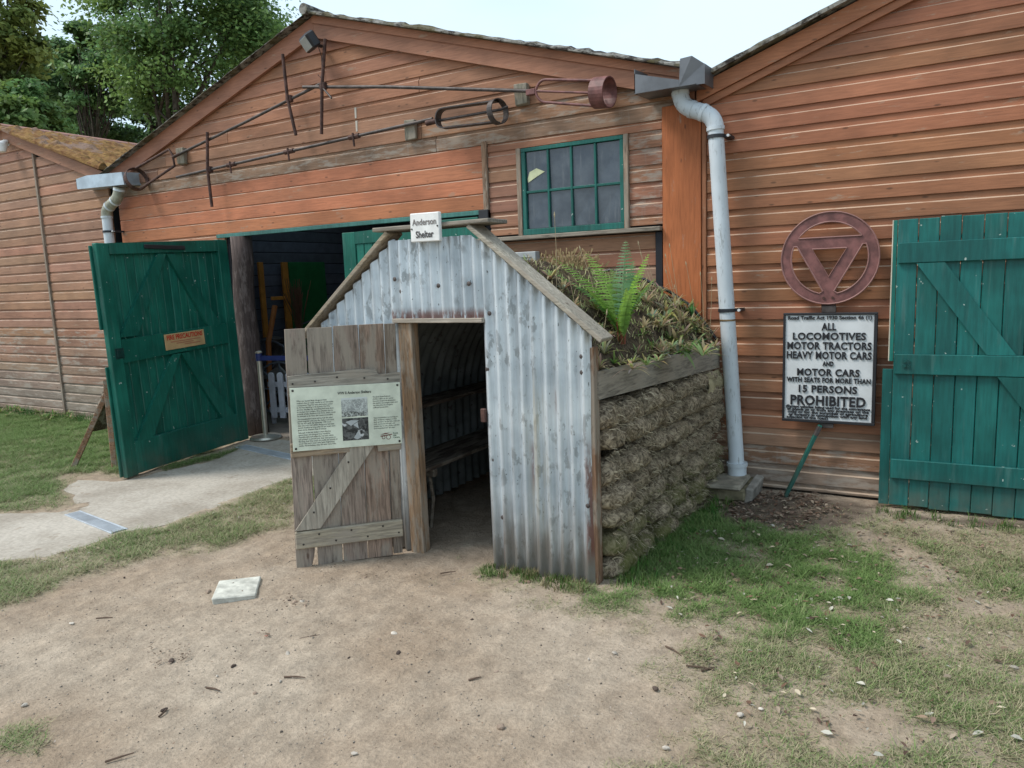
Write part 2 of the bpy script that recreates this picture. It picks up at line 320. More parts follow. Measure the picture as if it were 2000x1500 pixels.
# ------------------------------------------------------------------ mesh helpers
class MB:
    def __init__(s): s.v = []; s.f = []; s.mi = []
    def add(s, vs_, fs, mi=0):
        o = len(s.v); s.v += [tuple(map(float, p)) for p in vs_]; s.f += [tuple(i+o for i in f) for f in fs]; s.mi += [mi]*len(fs); return s
    def box(s, x0, x1, y0, y1, z0, z1, mi=0, j=0.0):
        vs_ = [(x, y, z) for x in (x0, x1) for y in (y0, y1) for z in (z0, z1)]
        if j: vs_ = [tuple(c+random.uniform(-j, j) for c in p) for p in vs_]
        return s.add(vs_, [(0, 1, 3, 2), (4, 6, 7, 5), (0, 4, 5, 1), (2, 3, 7, 6), (0, 2, 6, 4), (1, 5, 7, 3)], mi)
    def cbox(s, x0, x1, y0, y1, z0, z1, c=0.004, mi=0, mat=None, j=0.0):
        """box with chamfered edges"""
        lo = np.array([x0, y0, z0], float); hi = np.array([x1, y1, z1], float); vs_ = []; idx = {}
        cc = min(c, 0.45*min(hi-lo))
        for sx in (0, 1):
            for sy in (0, 1):
                for sz in (0, 1):
                    sg = (sx, sy, sz); base = np.where(np.array(sg) == 1, hi, lo); jj = np.array([random.uniform(-j, j) for _ in range(3)]) if j else 0
                    for a in range(3):
                        p = base.copy()
                        for b in range(3):
                            if b != a: p[b] += cc*(1 if sg[b] == 0 else -1)
                        idx[(sg, a)] = len(vs_); vs_.append(p+jj)
        fs = []
        for a in range(3):
            b, c2 = [(1, 2), (2, 0), (0, 1)][a]
            for sa in (0, 1):
                q = []
                for (u, w) in ((0, 0), (1, 0), (1, 1), (0, 1)):
                    g = [0, 0, 0]; g[a] = sa; g[b] = u; g[c2] = w; q.append(idx[(tuple(g), a)])
                fs.append(tuple(q if sa else q[::-1]))
        for a in range(3):            # edges along axis a
            b, c2 = [(1, 2), (2, 0), (0, 1)][a]
            for u in (0, 1):
                for w in (0, 1):
                    g0 = [0, 0, 0]; g0[a] = 0; g0[b] = u; g0[c2] = w; g1 = list(g0); g1[a] = 1
                    g0 = tuple(g0); g1 = tuple(g1); q = [idx[(g0, b)], idx[(g1, b)], idx[(g1, c2)], idx[(g0, c2)]]
                    fs.append(tuple(q))
        for sx in (0, 1):
            for sy in (0, 1):
                for sz in (0, 1):
                    fs.append((idx[((sx, sy, sz), 0)], idx[((sx, sy, sz), 1)], idx[((sx, sy, sz), 2)]))
        if mat is not None: vs_ = [mat @ Vector(p) for p in vs_]
        return s.add(vs_, fs, mi)
    def prism(s, poly, y0, y1, mi=0):
        """polygon given in (x, z), extruded along y"""
        n = len(poly); vs_ = [(x, y0, z) for x, z in poly]+[(x, y1, z) for x, z in poly]
        return s.add(vs_, [tuple(range(n)), tuple(range(2*n-1, n-1, -1))]+[(i, i+n, (i+1) % n+n, (i+1) % n) for i in range(n)], mi)
    def tube(s, pts, r, seg=10, mi=0, cap=True):
        pts = [np.array(p, float) for p in pts]; n = len(pts); rs = r if hasattr(r, '__len__') else [r]*n
        up = np.array([0, 0, 1.0]); vs_ = []; prev = None
        for i, p in enumerate(pts):
            d = pts[min(i+1, n-1)]-pts[max(i-1, 0)]; d = d/(np.linalg.norm(d)+1e-9)
            if prev is None: a = np.cross(d, up); a = a if np.linalg.norm(a) > 1e-3 else np.cross(d, [1.0, 0, 0])
            else: a = prev-d*np.dot(prev, d)
            a /= np.linalg.norm(a); b = np.cross(d, a); prev = a
            for k in range(seg):
                t = 2*math.pi*k/seg; vs_.append(p+rs[i]*(math.cos(t)*a+math.sin(t)*b))
        fs = [(i*seg+k, i*seg+(k+1) % seg, (i+1)*seg+(k+1) % seg, (i+1)*seg+k) for i in range(n-1) for k in range(seg)]
        if cap: fs += [tuple(range(seg-1, -1, -1)), tuple((n-1)*seg+k for k in range(seg))]
        return s.add(vs_, fs, mi)
    def lathe(s, prof, seg=24, c=(0, 0, 0), mi=0):
        vs_ = []; n = len(prof)
        for r, z in prof:
            for k in range(seg): t = 2*math.pi*k/seg; vs_.append((c[0]+r*math.cos(t), c[1]+r*math.sin(t), c[2]+z))
        fs = [(i*seg+k, i*seg+(k+1) % seg, (i+1)*seg+(k+1) % seg, (i+1)*seg+k) for i in range(n-1) for k in range(seg)]
        fs += [tuple(range(seg-1, -1, -1)), tuple((n-1)*seg+k for k in range(seg))]
        return s.add(vs_, fs, mi)
    def grid(s, P, mi=0, close=False):
        P = np.asarray(P); a, b = P.shape[:2]
        s.add(P.reshape(-1, 3), [(i*b+j, i*b+j+1, (i+1)*b+j+1, (i+1)*b+j) for i in range(a-1) for j in range(b-1)], mi); return s
    def build(s, name, mat, parent=None, world=False, smooth=False, color=None, fixn=True):
        me = bpy.data.meshes.new(name); v = s.v
        if world and parent is not None:
            root = parent
            while root.parent is not None: root = root.parent
            lx, ly, lz = root.location; v = [(a-lx, b-ly, c-lz) for a, b, c in v]
        me.from_pydata(v, [], s.f)
        mats = mat if isinstance(mat, (list, tuple)) else [mat]
        for q in mats: me.materials.append(q)
        if len(mats) > 1: me.polygons.foreach_set('material_index', s.mi)
        if fixn:
            import bmesh
            bm = bmesh.new(); bm.from_mesh(me); bmesh.ops.recalc_face_normals(bm, faces=bm.faces); bm.to_mesh(me); bm.free()
        if smooth: me.polygons.foreach_set('use_smooth', [True]*len(me.polygons))
        me.update(); o = bpy.data.objects.new(name, me); col.objects.link(o)
        if parent is not None: o.parent = parent
        if color is not None: o.color = (*color, 1)
        return o

def tag(o, label=None, cat=None, group=None, kind=None):
    if label: o['label'] = label
    if cat: o['category'] = cat
    if group: o['group'] = group
    if kind: o['kind'] = kind
    return o
def thing(name, label, cat, loc=(0, 0, 0), rotz=0.0, group=None):
    o = bpy.data.objects.new(name, None); col.objects.link(o); o.empty_display_size = 0.1
    o.location = loc; o.rotation_euler = (0, 0, rotz); return tag(o, label, cat, group)
def shade_auto(o, ang=35):
    me = o.data; me.polygons.foreach_set('use_smooth', [True]*len(me.polygons))
    try: me.set_sharp_from_angle(angle=R(ang))
    except Exception: pass
    return o
def copy_tree(o, parent=None):
    c = o.copy(); col.objects.link(c); c.parent = parent
    for ch in o.children: copy_tree(ch, c)
    return c
def np_mesh(name, V, F, mat, tint=None, parent=None, smooth=False):
    me = bpy.data.meshes.new(name); V = np.asarray(V, np.float32); F = np.asarray(F, np.int32); k = F.shape[1]
    me.vertices.add(len(V)); me.vertices.foreach_set('co', V.ravel())
    me.loops.add(F.size); me.loops.foreach_set('vertex_index', F.ravel())
    me.polygons.add(len(F)); me.polygons.foreach_set('loop_start', np.arange(0, F.size, k, dtype=np.int32)); me.polygons.foreach_set('loop_total', np.full(len(F), k, np.int32))
    if smooth: me.polygons.foreach_set('use_smooth', np.ones(len(F), bool))
    me.update(calc_edges=True)
    if tint is not None:
        a = me.attributes.new('tint', 'FLOAT_COLOR', 'POINT'); a.data.foreach_set('color', np.concatenate([tint, np.ones((len(tint), 1))], 1).astype(np.float32).ravel())
    me.materials.append(mat); o = bpy.data.objects.new(name, me); col.objects.link(o)
    if parent is not None: o.parent = parent
    return o
def text_geo(body, size, align='CENTER', offset=0.0, width=1.0, depth=0.0015, spacing=1.0, shear=0.0):
    cu = bpy.data.curves.new('t', 'FONT'); cu.body = body; cu.size = size; cu.align_x = align; cu.offset = offset*size; cu.extrude = depth/2; cu.resolution_u = 3
    cu.space_character = spacing; cu.shear = shear
    ob = bpy.data.objects.new('t', cu); col.objects.link(ob); dg = bpy.context.evaluated_depsgraph_get(); dg.update()
    me = bpy.data.meshes.new_from_object(ob.evaluated_get(dg)); vs_ = [(v.co.x*width, -v.co.z, v.co.y) for v in me.vertices]; fs = [tuple(p.vertices) for p in me.polygons]
    bpy.data.objects.remove(ob); bpy.data.curves.remove(cu); bpy.data.meshes.remove(me)
    return vs_, fs
def add_text(mb, body, x, y, z, size, fit=None, **kw):
    vs_, fs = text_geo(body, size, **kw)
    if fit:
        xs = [p[0] for p in vs_]; k = fit/(max(xs)-min(xs)); vs_ = [(p[0]*k, p[1], p[2]) for p in vs_]
        if kw.get('align', 'CENTER') == 'CENTER': c = (max(q[0] for q in vs_)+min(q[0] for q in vs_))/2; vs_ = [(p[0]-c, p[1], p[2]) for p in vs_]
    mb.add([(p[0]+x, p[1]+y, p[2]+z) for p in vs_], fs)

# ================================================================== GROUND
def px_poly(pts): return np.array([at_z(*p)[:2] for p in pts])
def sdist(P, poly):
    """signed distance to polygon, positive inside"""
    x, y = P[:, 0], P[:, 1]; ins = np.zeros(len(P), bool); d = np.full(len(P), 1e9); n = len(poly)
    for i in range(n):
        a, b = poly[i], poly[(i+1) % n]
        c = ((a[1] > y) != (b[1] > y)) & (x < (b[0]-a[0])*(y-a[1])/(b[1]-a[1]+1e-12)+a[0]); ins ^= c
        e = b-a; t = np.clip(((x-a[0])*e[0]+(y-a[1])*e[1])/(e@e+1e-12), 0, 1)
        d = np.minimum(d, np.hypot(x-a[0]-t*e[0], y-a[1]-t*e[1]))
    return np.where(ins, d, -d)
def sstep(x, a, b): t = np.clip((x-a)/(b-a), 0, 1); return t*t*(3-2*t)
CONCRETE = np.vstack([px_poly([(0, 1098), (90, 1090), (170, 1068), (238, 1042), (330, 1028), (440, 984), (568, 936)]),
                      [[-4.7, 4.35], [-3.5, 4.75], [-3.45, 5.45], [-6.35, 5.45], [-6.25, 5.05]], px_poly([(470, 876), (430, 895), (350, 915), (245, 941), (150, 940), (128, 955), (160, 990), (120, 1003), (0, 1006)]), [[-7.6, 2.6], [-9.5, 1.9], [-9.0, 1.2], [-6.6, 1.9]]])
GREEN = px_poly([(1168, 1085), (1230, 1010), (1400, 1000), (1540, 1030), (1630, 1060), (1700, 1120), (1790, 1190), (1680, 1250), (1500, 1250), (1350, 1205), (1160, 1165), (965, 1130), (965, 1108), (1150, 1145)])
RIGHT = np.vstack([px_poly([(1165, 1150), (1300, 1190), (1350, 1260), (1400, 1310), (1380, 1370), (1300, 1440), (1200, 1500)]), [[-0.9, 0.3], [6, -2], [6, 5.4], [-1.4, 5.4]]])
BARE = [px_poly([(1545, 1400), (1640, 1365), (1760, 1380), (1810, 1440), (1740, 1490), (1600, 1475)]), px_poly([(1620, 1020), (1720, 1035), (1810, 1085), (1870, 1140), (1790, 1150), (1690, 1100)]), px_poly([(1830, 1165), (1900, 1168), (2030, 1190), (2030, 1230), (1890, 1215)])]
HUMUS = px_poly([(1380, 985), (1480, 955), (1600, 965), (1740, 985), (1740, 1010), (1640, 1035), (1520, 1035), (1420, 1020)])
HUMUS2 = px_poly([(1740, 1000), (2010, 1022), (2010, 1040), (1760, 1015)])
STRIP = np.vstack([px_poly([(0, 1175), (90, 1150), (200, 1110), (330, 1080), (430, 1070), (500, 1040), (560, 1030), (580, 990), (640, 960), (640, 930), (560, 938), (440, 988), (330, 1030), (240, 1045), (170, 1070), (90, 1093), (0, 1102)]), [[-5.6, 1.9], [-9, 0.9], [-9, 0.2], [-5.2, 1.55]]])
LAWN = np.vstack([px_poly([(0, 1003), (115, 1000), (150, 985), (130, 950), (150, 935), (235, 935), (250, 930)]), [[-6.2, 4.3], [-6.35, 5.4], [-16, 5.4], [-16, 1.8]]])
DOORSTRIP = px_poly([(300, 915), (350, 905), (440, 885), (480, 868), (470, 880), (420, 900), (330, 920)])
TUFT_L = px_poly([(0, 1420), (60, 1420), (95, 1440), (80, 1475), (0, 1480)])
def zones(P):
    n1 = fbm(p3(P[:, 0], P[:, 1]), 2.2, 4); n2 = fbm(p3(P[:, 0], P[:, 1], 5.0), 7.0, 3); n3 = fbm(p3(P[:, 0], P[:, 1], 9.0), 0.9, 2)
    n4 = fbm(p3(P[:, 0], P[:, 1], 13.0), 19.0, 2); jit = 0.09*n1+0.05*n2+0.05*n4
    g = np.zeros(len(P)); gr = np.zeros(len(P))          # density, greenness
    dR = sdist(P, RIGHT)+jit*2.2; dens = sstep(dR, -0.15, 0.35)*(0.36+0.44*sstep(0.35*n1+0.9*n2, -0.5, 0.5)); g = np.maximum(g, dens); gr = np.maximum(gr, 0.38*sstep(dR, -0.1, 0.3)+0.22*sstep(n3, -0.2, 0.7)*(dR > 0))
    for b in BARE: g *= 1-0.93*sstep(sdist(P, b)+jit*0.8, -0.05, 0.14)
    dG = sdist(P, GREEN)+jit; k = sstep(dG+0.1*n2, -0.35, 0.30); g = np.maximum(g, k*(0.34+0.52*sstep(n2+0.6*n1+0.7*n4, -0.7, 0.6))); gr = np.maximum(gr, 0.98*k)
    k = sstep(sdist(P, STRIP)+jit*0.8, -0.16, 0.06); g = np.maximum(g, k*(0.55+0.4*sstep(n2+0.4*n1, -0.8, 0.5))); gr = np.maximum(gr, k*(0.45+0.3*sstep(n3, -0.3, 0.5)))
    dL = sdist(P, LAWN)+jit; k = sstep(dL, -0.08, 0.2); g = np.maximum(g, k*(0.55+0.45*sstep(n2, -0.6, 0.3))); gr = np.maximum(gr, k*(0.60+0.35*sstep(P[:, 1], 3.0, 4.4)))
    k = sstep(sdist(P, DOORSTRIP)+0.4*jit, -0.05, 0.03); g = np.maximum(g, k*0.8); gr = np.maximum(gr, k*0.8)
    k = sstep(sdist(P, TUFT_L)+0.5*jit, -0.05, 0.05); g = np.maximum(g, k*0.6*sstep(n2, -0.3, 0.2)); gr = np.maximum(gr, k*0.5)
    dC = sdist(P, CONCRETE); g *= 1-sstep(dC+0.04*n2, -0.01, 0.05)
    hu = np.maximum(sstep(sdist(P, HUMUS)+jit, -0.1, 0.15), sstep(sdist(P, HUMUS2)+0.4*jit, -0.05, 0.06)); g *= 1-0.9*hu
    far = (np.abs(P[:, 0]) > 18) | (P[:, 1] > 20) | (P[:, 1] < -3); g = np.where(far, 0.8, g)
    ind = ((P[:, 1] > 5.46) & (P[:, 0] > -13.2) & (P[:, 0] < 5.2) & (P[:, 1] < 16)) | ((P[:, 0] > -3.30) & (P[:, 0] < -1.56) & (P[:, 1] > 3.42)); g = np.where(ind, 0, g)
    return g, gr, hu, dC, n1, n2
xs = np.unique(np.concatenate([np.linspace(-400, -20, 20), np.linspace(-20, -9, 56), np.linspace(-9, 1.6, 330), np.linspace(1.6, 8, 40), np.linspace(8, 400, 20)]))
ys = np.unique(np.concatenate([np.linspace(-300, -3, 18), np.linspace(-3, 0.6, 24), np.linspace(0.6, 5.6, 190), np.linspace(5.6, 18, 30), np.linspace(18, 500, 24)]))
GX, GY = np.meshgrid(xs, ys, indexing='ij'); GP = np.stack([GX.ravel(), GY.ravel()], 1)
zg, zgr, zhu, zdC, zn1, zn2 = zones(GP)
near = (np.abs(GP[:, 0]) < 12) & (GP[:, 1] > -2) & (GP[:, 1] < 5.5)
GZ = np.where(near, 0.010*fbm(p3(GP[:, 0], GP[:, 1], 3.0), 1.6, 3)+0.005*fbm(p3(GP[:, 0], GP[:, 1], 1.0), 9, 3)+0.006*zg, -0.01)
GZ = np.where(zdC > 0.07, -0.03, np.where(zdC > -0.12, 0.004+GZ*0.6, GZ))
na, nb = GX.shape; ii = np.arange(na*nb).reshape(na, nb)
ground = np_mesh('ground', np.column_stack([GP, GZ]), np.stack([ii[:-1, :-1], ii[1:, :-1], ii[1:, 1:], ii[:-1, 1:]], -1).reshape(-1, 4), M['ground'], smooth=True)
za = ground.data.attributes.new('zone', 'FLOAT_COLOR', 'POINT')
za.data.foreach_set('color', np.column_stack([np.clip(zg*1.25, 0, 1), zhu, zgr, np.ones(len(zg))]).astype(np.float32).ravel())
tag(ground, kind='structure')
def ground_z(x, y):
    i = np.clip(np.searchsorted(xs, x)-1, 0, na-2); j = np.clip(np.searchsorted(ys, y)-1, 0, nb-2); Z = GZ.reshape(na, nb)
    u = (x-xs[i])/(xs[i+1]-xs[i]); v = (y-ys[j])/(ys[j+1]-ys[j])
    return (Z[i, j]*(1-u)*(1-v)+Z[i+1, j]*u*(1-v)+Z[i, j+1]*(1-u)*v+Z[i+1, j+1]*u*v)
# concrete path: densely subdivided ragged outline
pts = []
for i in range(len(CONCRETE)):
    a, b = CONCRETE[i], CONCRETE[(i+1) % len(CONCRETE)]; n = max(2, int(np.linalg.norm(b-a)/0.06))
    for k in range(n): pts.append(a+(b-a)*k/n)
pts = np.array(pts); off = 0.035*fbm(p3(pts[:, 0], pts[:, 1], 2.0), 6, 3); off2 = 0.035*fbm(p3(pts[:, 0], pts[:, 1], 8.0), 6, 3); pts[:, 0] += off; pts[:, 1] += off2
mb = MB(); n = len(pts); mb.add([(p[0], p[1], 0.006) for p in pts]+[(p[0], p[1], -0.06) for p in pts], [tuple(range(n))]+[(i, (i+1) % n, (i+1) % n+n, i+n) for i in range(n)])
tag(mb.build('concrete_path', M['concrete']), kind='structure')
mb = MB(); mb.box(-8.5, -1.75, 5.48, 13.5, -0.06, 0.012)
tag(mb.build('barn_floor', plain('dusty_floor', (0.16, 0.135, 0.11), 0.9, 0, 0.3, 4)), kind='structure')

# ================================================================== BUILDINGS
YW = 5.5                                     # outer face of the cladding
def lin(a, b): return lambda z: a[0]+(b[0]-a[0])*(z-a[1])/(b[1]-a[1])
def vary(c, s=0.10, hue=0.05):
    k = 1+random.uniform(-s, s); return tuple(max(0.0, x*k*(1+random.uniform(-hue, hue))) for x in c)
def board(parent, z0, z1, xl, xr, color, face=0.66, rec=0.012, y=YW, mats=('paint_x', 'paint_edge'), th=0.026):
    fl = xl if callable(xl) else (lambda z: xl); fr = xr if callable(xr) else (lambda z: xr)
    h = z1-z0; zt = z0+face*h; dy = random.uniform(-0.002, 0.002); y += dy
    prof = [(y+th, z0), (y+0.001, z0), (y, z0+0.003), (y, zt), (y+rec*0.9, zt+0.008), (y+rec, z1), (y+th, z1)]
    nL, nR = [], []
    mb_ = MB(); n = len(prof)
    mb_.add([(fl(z), yy, z) for yy, z in prof]+[(fr(z), yy, z) for yy, z in prof], [])
    fs = [(i, (i+1) % n, (i+1) % n+n, i+n) for i in range(n)]+[tuple(range(n)), tuple(range(2*n-1, n-1, -1))]
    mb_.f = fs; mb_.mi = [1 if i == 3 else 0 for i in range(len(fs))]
    return mb_.build('board', [M[q] for q in mats], parent, world=True, color=color)
C_NEW, C_MID, C_RIGHT, C_LEFT, C_GREY = (0.42, 0.155, 0.078), (0.32, 0.146, 0.084), (0.315, 0.134, 0.068), (0.33, 0.168, 0.102), (0.25, 0.205, 0.165)
def mixc(a, b, t): return tuple(x*(1-t)+y*t for x, y in zip(a, b))

def roof(parent, xa, za_, xb, zb, y0, y1, mat, name='roof', t=0.03, lump=0.02, pitch=0.15):
    """sheet from ridge (xa, za_) to eave (xb, zb), corrugated along y, lumpy with moss"""
    ln = math.hypot(xb-xa, zb-za_); nu = max(8, int(ln/0.05)); vv = np.unique(np.concatenate([np.linspace(y0, min(y0+0.4, y1), 14), np.linspace(min(y0+0.4, y1), y1, int((y1-y0)/0.06))]))
    u = np.linspace(0, 1, nu); U, V = np.meshgrid(u, vv, indexing='ij'); nx, nz = -(zb-za_)/ln, (xb-xa)/ln
    if nz < 0: nx, nz = -nx, -nz
    P = p3(xa+(xb-xa)*U, V, za_+(zb-za_)*U); h = 0.014*np.sin(2*np.pi*V/pitch)+lump*np.abs(fbm(P, 7, 4))+lump*0.6*np.clip(fbm(P, 24, 2), 0, 1)
    top = P+np.stack([nx*h, 0*h, nz*h], -1)+np.array([nx, 0, nz])*t; bot = P+0*top
    mb_ = MB(); mb_.grid(top); mb_.grid(bot[::-1])
    def edge(a, b): k = len(a); o = len(mb_.v); mb_.add(list(a)+list(b), [(i, i+1, i+1+k, i+k) for i in range(k-1)])
    edge(top[:, 0], bot[:, 0]); edge(top[0], bot[0]); edge(top[-1], bot[-1]); edge(top[:, -1], bot[:, -1])
    return mb_.build(name, mat, parent, world=True, fixn=False)
def slope_board(parent, name, x0, z0, x1, z1, w, y0, y1, mat, color, plumb=True):
    """barge board: upper edge from (x0, z0) to (x1, z1), depth w measured downwards"""
    mb_ = MB(); mb_.prism([(x0, z0), (x1, z1), (x1, z1-w), (x0, z0-w)], y0, y1); return mb_.build(name, mat, parent, world=True, color=color)

# ---- middle barn -------------------------------------------------
B = thing('timber_barn', 'orange stained timber barn with open doorway and green window in its gable', 'barn', (-5.1, 5.5, 0))
XL, XR, ZE, XA, ZA = -8.55, -1.60, 3.02, -5.20, 4.08
gl = lambda z: XL if z < ZE-0.05 else XL+(XA-XL)*(z-ZE+0.05)/(ZA-ZE)
gr_ = lambda z: XR if z < ZE-0.05 else XR+(XA-XR)*(z-ZE+0.05)/(ZA-ZE)
def clampx(f, lim, side): return lambda z: max(lim, f(z)) if side < 0 else min(lim, f(z))
zb = [2.72+0.1303*i for i in range(11)]
for i in range(len(zb)-1):
    z0, z1 = zb[i], zb[i+1]
    if gl(z1) >= gr_(z1)-0.1: break
    cuts = {0: [-3.9], 1: [-7.76, -4.05], 2: [-7.6, -2.05], 3: [-6.55], 4: [-4.05], 5: [-6.9], 6: [], 7: []}.get(i, [])
    e = [None]+cuts+[None]
    for k in range(len(e)-1):
        l = gl if e[k] is None else clampx(gl, e[k]+0.003, -1); r = gr_ if e[k+1] is None else clampx(gr_, e[k+1]-0.003, 1)
        old = i < 1 or (i < 3 and k == 2)
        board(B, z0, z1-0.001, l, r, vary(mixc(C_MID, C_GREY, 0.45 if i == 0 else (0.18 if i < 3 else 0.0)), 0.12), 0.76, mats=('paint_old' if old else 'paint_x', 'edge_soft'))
# fresh orange boards over the doorway
zp = [2.19, 2.325, 2.457, 2.590, 2.7185]
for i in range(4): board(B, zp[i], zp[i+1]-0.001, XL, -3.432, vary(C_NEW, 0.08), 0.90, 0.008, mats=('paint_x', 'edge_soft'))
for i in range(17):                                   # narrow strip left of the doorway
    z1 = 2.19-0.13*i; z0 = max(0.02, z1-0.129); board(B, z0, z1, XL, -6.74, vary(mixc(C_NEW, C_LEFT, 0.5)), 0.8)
# boards around the window
zr = [2.7185]+[2.6495-0.1235*i for i in range(7)]
for i in range(7):
    z1, z0 = zr[i], zr[i+1]+0.001; c = lambda: vary(mixc(C_MID, C_GREY, 0.10), 0.15)
    if z1 < 1.98: continue
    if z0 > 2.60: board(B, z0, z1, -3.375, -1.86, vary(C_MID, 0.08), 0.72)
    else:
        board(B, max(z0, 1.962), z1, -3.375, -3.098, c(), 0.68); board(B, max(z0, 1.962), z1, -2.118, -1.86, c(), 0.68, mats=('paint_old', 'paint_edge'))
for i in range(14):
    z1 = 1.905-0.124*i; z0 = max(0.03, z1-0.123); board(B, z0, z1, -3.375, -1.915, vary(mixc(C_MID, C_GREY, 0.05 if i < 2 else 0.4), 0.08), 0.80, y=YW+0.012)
def part(name, mat, color=None, parent=B, world=True, smooth=False):
    def go(mb_): return mb_.build(name, mat, parent, world=world, color=color, smooth=smooth)
    return go
WOODC = (0.30, 0.245, 0.19)
mb = MB(); mb.cbox(-3.428, -3.380, YW-0.018, YW+0.02, 2.09, 2.745, 0.003); part('batten', M['bare_z'], (0.27, 0.17, 0.11))(mb)
mb = MB(); mb.cbox(-1.852, -1.563, YW-0.020, YW+0.012, 0.04, 2.80, 0.003); part('corner_plank', M['paint_z'], (0.42, 0.135, 0.05))(mb)
mb = MB(); mb.cbox(-1.912, -1.858, YW-0.016, YW+0.012, 0.04, 1.905, 0.003); part('black_batten', M['paint_z'], (0.022, 0.022, 0.026))(mb)
mb = MB(); mb.cbox(-3.50, -1.858, YW-0.065, YW+0.02, 1.912, 1.944, 0.004); part('window_sill', M['bare_x'], (0.30, 0.26, 0.21))(mb)
for a, b in ((-3.095, -3.055), (-2.158, -2.121)):
    mb = MB(); mb.cbox(a, b, YW-0.020, YW+0.03, 1.946, 2.648, 0.003); part('window_jamb', M['bare_z'], (0.36, 0.27, 0.20))(mb)
WX0, WX1, WZ0, WZ1 = -3.052, -2.161, 1.948, 2.645
mb = MB(); GRN = (0.012, 0.115, 0.095)
mb.cbox(WX0, WX1, YW-0.012, YW+0.03, WZ1-0.03, WZ1, 0.003); mb.cbox(WX0, WX1, YW-0.014, YW+0.03, WZ0, WZ0+0.048, 0.003)
mb.cbox(WX0, WX0+0.036, YW-0.010, YW+0.028, WZ0+0.048, WZ1-0.03, 0.003); mb.cbox(WX1-0.030, WX1, YW-0.010, YW+0.028, WZ0+0.048, WZ1-0.03, 0.003)
win = part('window', M['green'], GRN)(mb)
ix0, ix1, iz0, iz1 = WX0+0.036, WX1-0.030, WZ0+0.048, WZ1-0.03; px_ = [ix0+(ix1-ix0)*i/4 for i in range(5)]; pz = [iz0, (iz0+iz1)/2-0.012, iz1]
for i in (1, 2, 3):
    mb = MB(); mb.cbox(px_[i]-0.009, px_[i]+0.009, YW-0.006, YW+0.026, iz0, iz1, 0.003); mb.build('glazing_bar', M['green'], win, world=True, color=GRN)
mb = MB(); mb.cbox(ix0, ix1, YW-0.004, YW+0.024, pz[1]-0.010, pz[1]+0.010, 0.003); mb.build('glazing_bar', M['green'], win, world=True, color=GRN)
for i in range(4):
    for j in range(2):
        mb = MB(); t = [random.uniform(-0.004, 0.004) for _ in range(4)]; a, b, c, d = px_[i]+0.004, px_[i+1]-0.004, pz[j]+0.004, pz[j+1]-0.004
        mb.add([(a, YW+0.014+t[0], c), (b, YW+0.014+t[1], c), (b, YW+0.014+t[2], d), (a, YW+0.014+t[3], d)]+[(a, YW+0.019+t[0], c), (b, YW+0.019+t[1], c), (b, YW+0.019+t[2], d), (a, YW+0.019+t[3], d)],
               [(0, 1, 2, 3), (7, 6, 5, 4), (0, 4, 5, 1), (1, 5, 6, 2), (2, 6, 7, 3), (3, 7, 4, 0)]); mb.build('pane', M['glass'], win, world=True)
mb = MB(); mb.prism([(-3.005, 2.40), (-2.985, 2.455), (-2.92, 2.478), (-2.845, 2.445), (-2.92, 2.412), (-3.0, 2.372)], YW+0.0085, YW+0.0095); mb.build('paper_notice', plain('pale_yellow_paper', (0.62, 0.64, 0.40), 0.7), win, world=True)
# barge boards, frame behind, roof, door surround
slope_board(B, 'barge_board', XA, ZA, XL-0.12, ZE-0.02, 0.165, YW-0.045, YW-0.012, M['paint_x'], (0.32, 0.145, 0.09))
slope_board(B, 'barge_board', XA+0.002, ZA, XR+0.0, ZE-0.02, 0.185, YW-0.045, YW-0.012, M['paint_x'], (0.32, 0.148, 0.09))
mb = MB(); mb.prism([(XA, ZA+0.012), (XR, ZE-0.008), (XR, ZE-0.075), (XA, ZA-0.058)], YW-0.062, YW-0.0455); part('barge_capping', M['paint_x'], (0.34, 0.15, 0.085))(mb)
roof(B, XA, ZA+0.01, XL-0.15, ZE-0.04, YW-0.13, 6.2, M['lichen'], lump=0.010, t=0.014); roof(B, XA, ZA+0.01, XL-0.15, ZE-0.04, 8.8, 13.5, M['lichen']); roof(B, XA, ZA+0.01, XR+0.02, ZE-0.02, YW-0.13, 13.5, M['lichen'], lump=0.017, t=0.016)  # gap left in the left slope, added to let daylight into the barn
mb = MB(); mb.tube([(XA, YW-0.16, ZA+0.04), (XA, 13.5, ZA+0.04)], 0.05, 10); part('ridge_cap', M['lichen'])(mb)
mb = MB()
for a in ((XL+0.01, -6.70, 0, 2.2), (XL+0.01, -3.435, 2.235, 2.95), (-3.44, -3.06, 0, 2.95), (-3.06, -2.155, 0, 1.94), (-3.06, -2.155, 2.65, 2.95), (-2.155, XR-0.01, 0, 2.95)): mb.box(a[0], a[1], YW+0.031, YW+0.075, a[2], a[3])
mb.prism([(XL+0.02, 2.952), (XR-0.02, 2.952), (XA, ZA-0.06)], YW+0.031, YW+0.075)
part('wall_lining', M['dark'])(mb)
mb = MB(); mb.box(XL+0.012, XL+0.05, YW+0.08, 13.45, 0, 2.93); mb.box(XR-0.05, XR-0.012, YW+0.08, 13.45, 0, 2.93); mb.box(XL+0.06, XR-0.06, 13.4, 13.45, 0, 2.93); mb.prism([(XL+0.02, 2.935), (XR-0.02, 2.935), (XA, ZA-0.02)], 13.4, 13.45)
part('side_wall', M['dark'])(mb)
mb = MB(); mb.cbox(-6.86, -3.43, YW-0.010, YW+0.03, 2.148, 2.187, 0.003); part('door_head', M['green'], (0.05, 0.16, 0.14))(mb)
mb = MB(); mb.cbox(-3.475, -3.38, YW-0.03, YW+0.03, 2.095, 2.186, 0.004); part('door_head_block', M['black'])(mb)
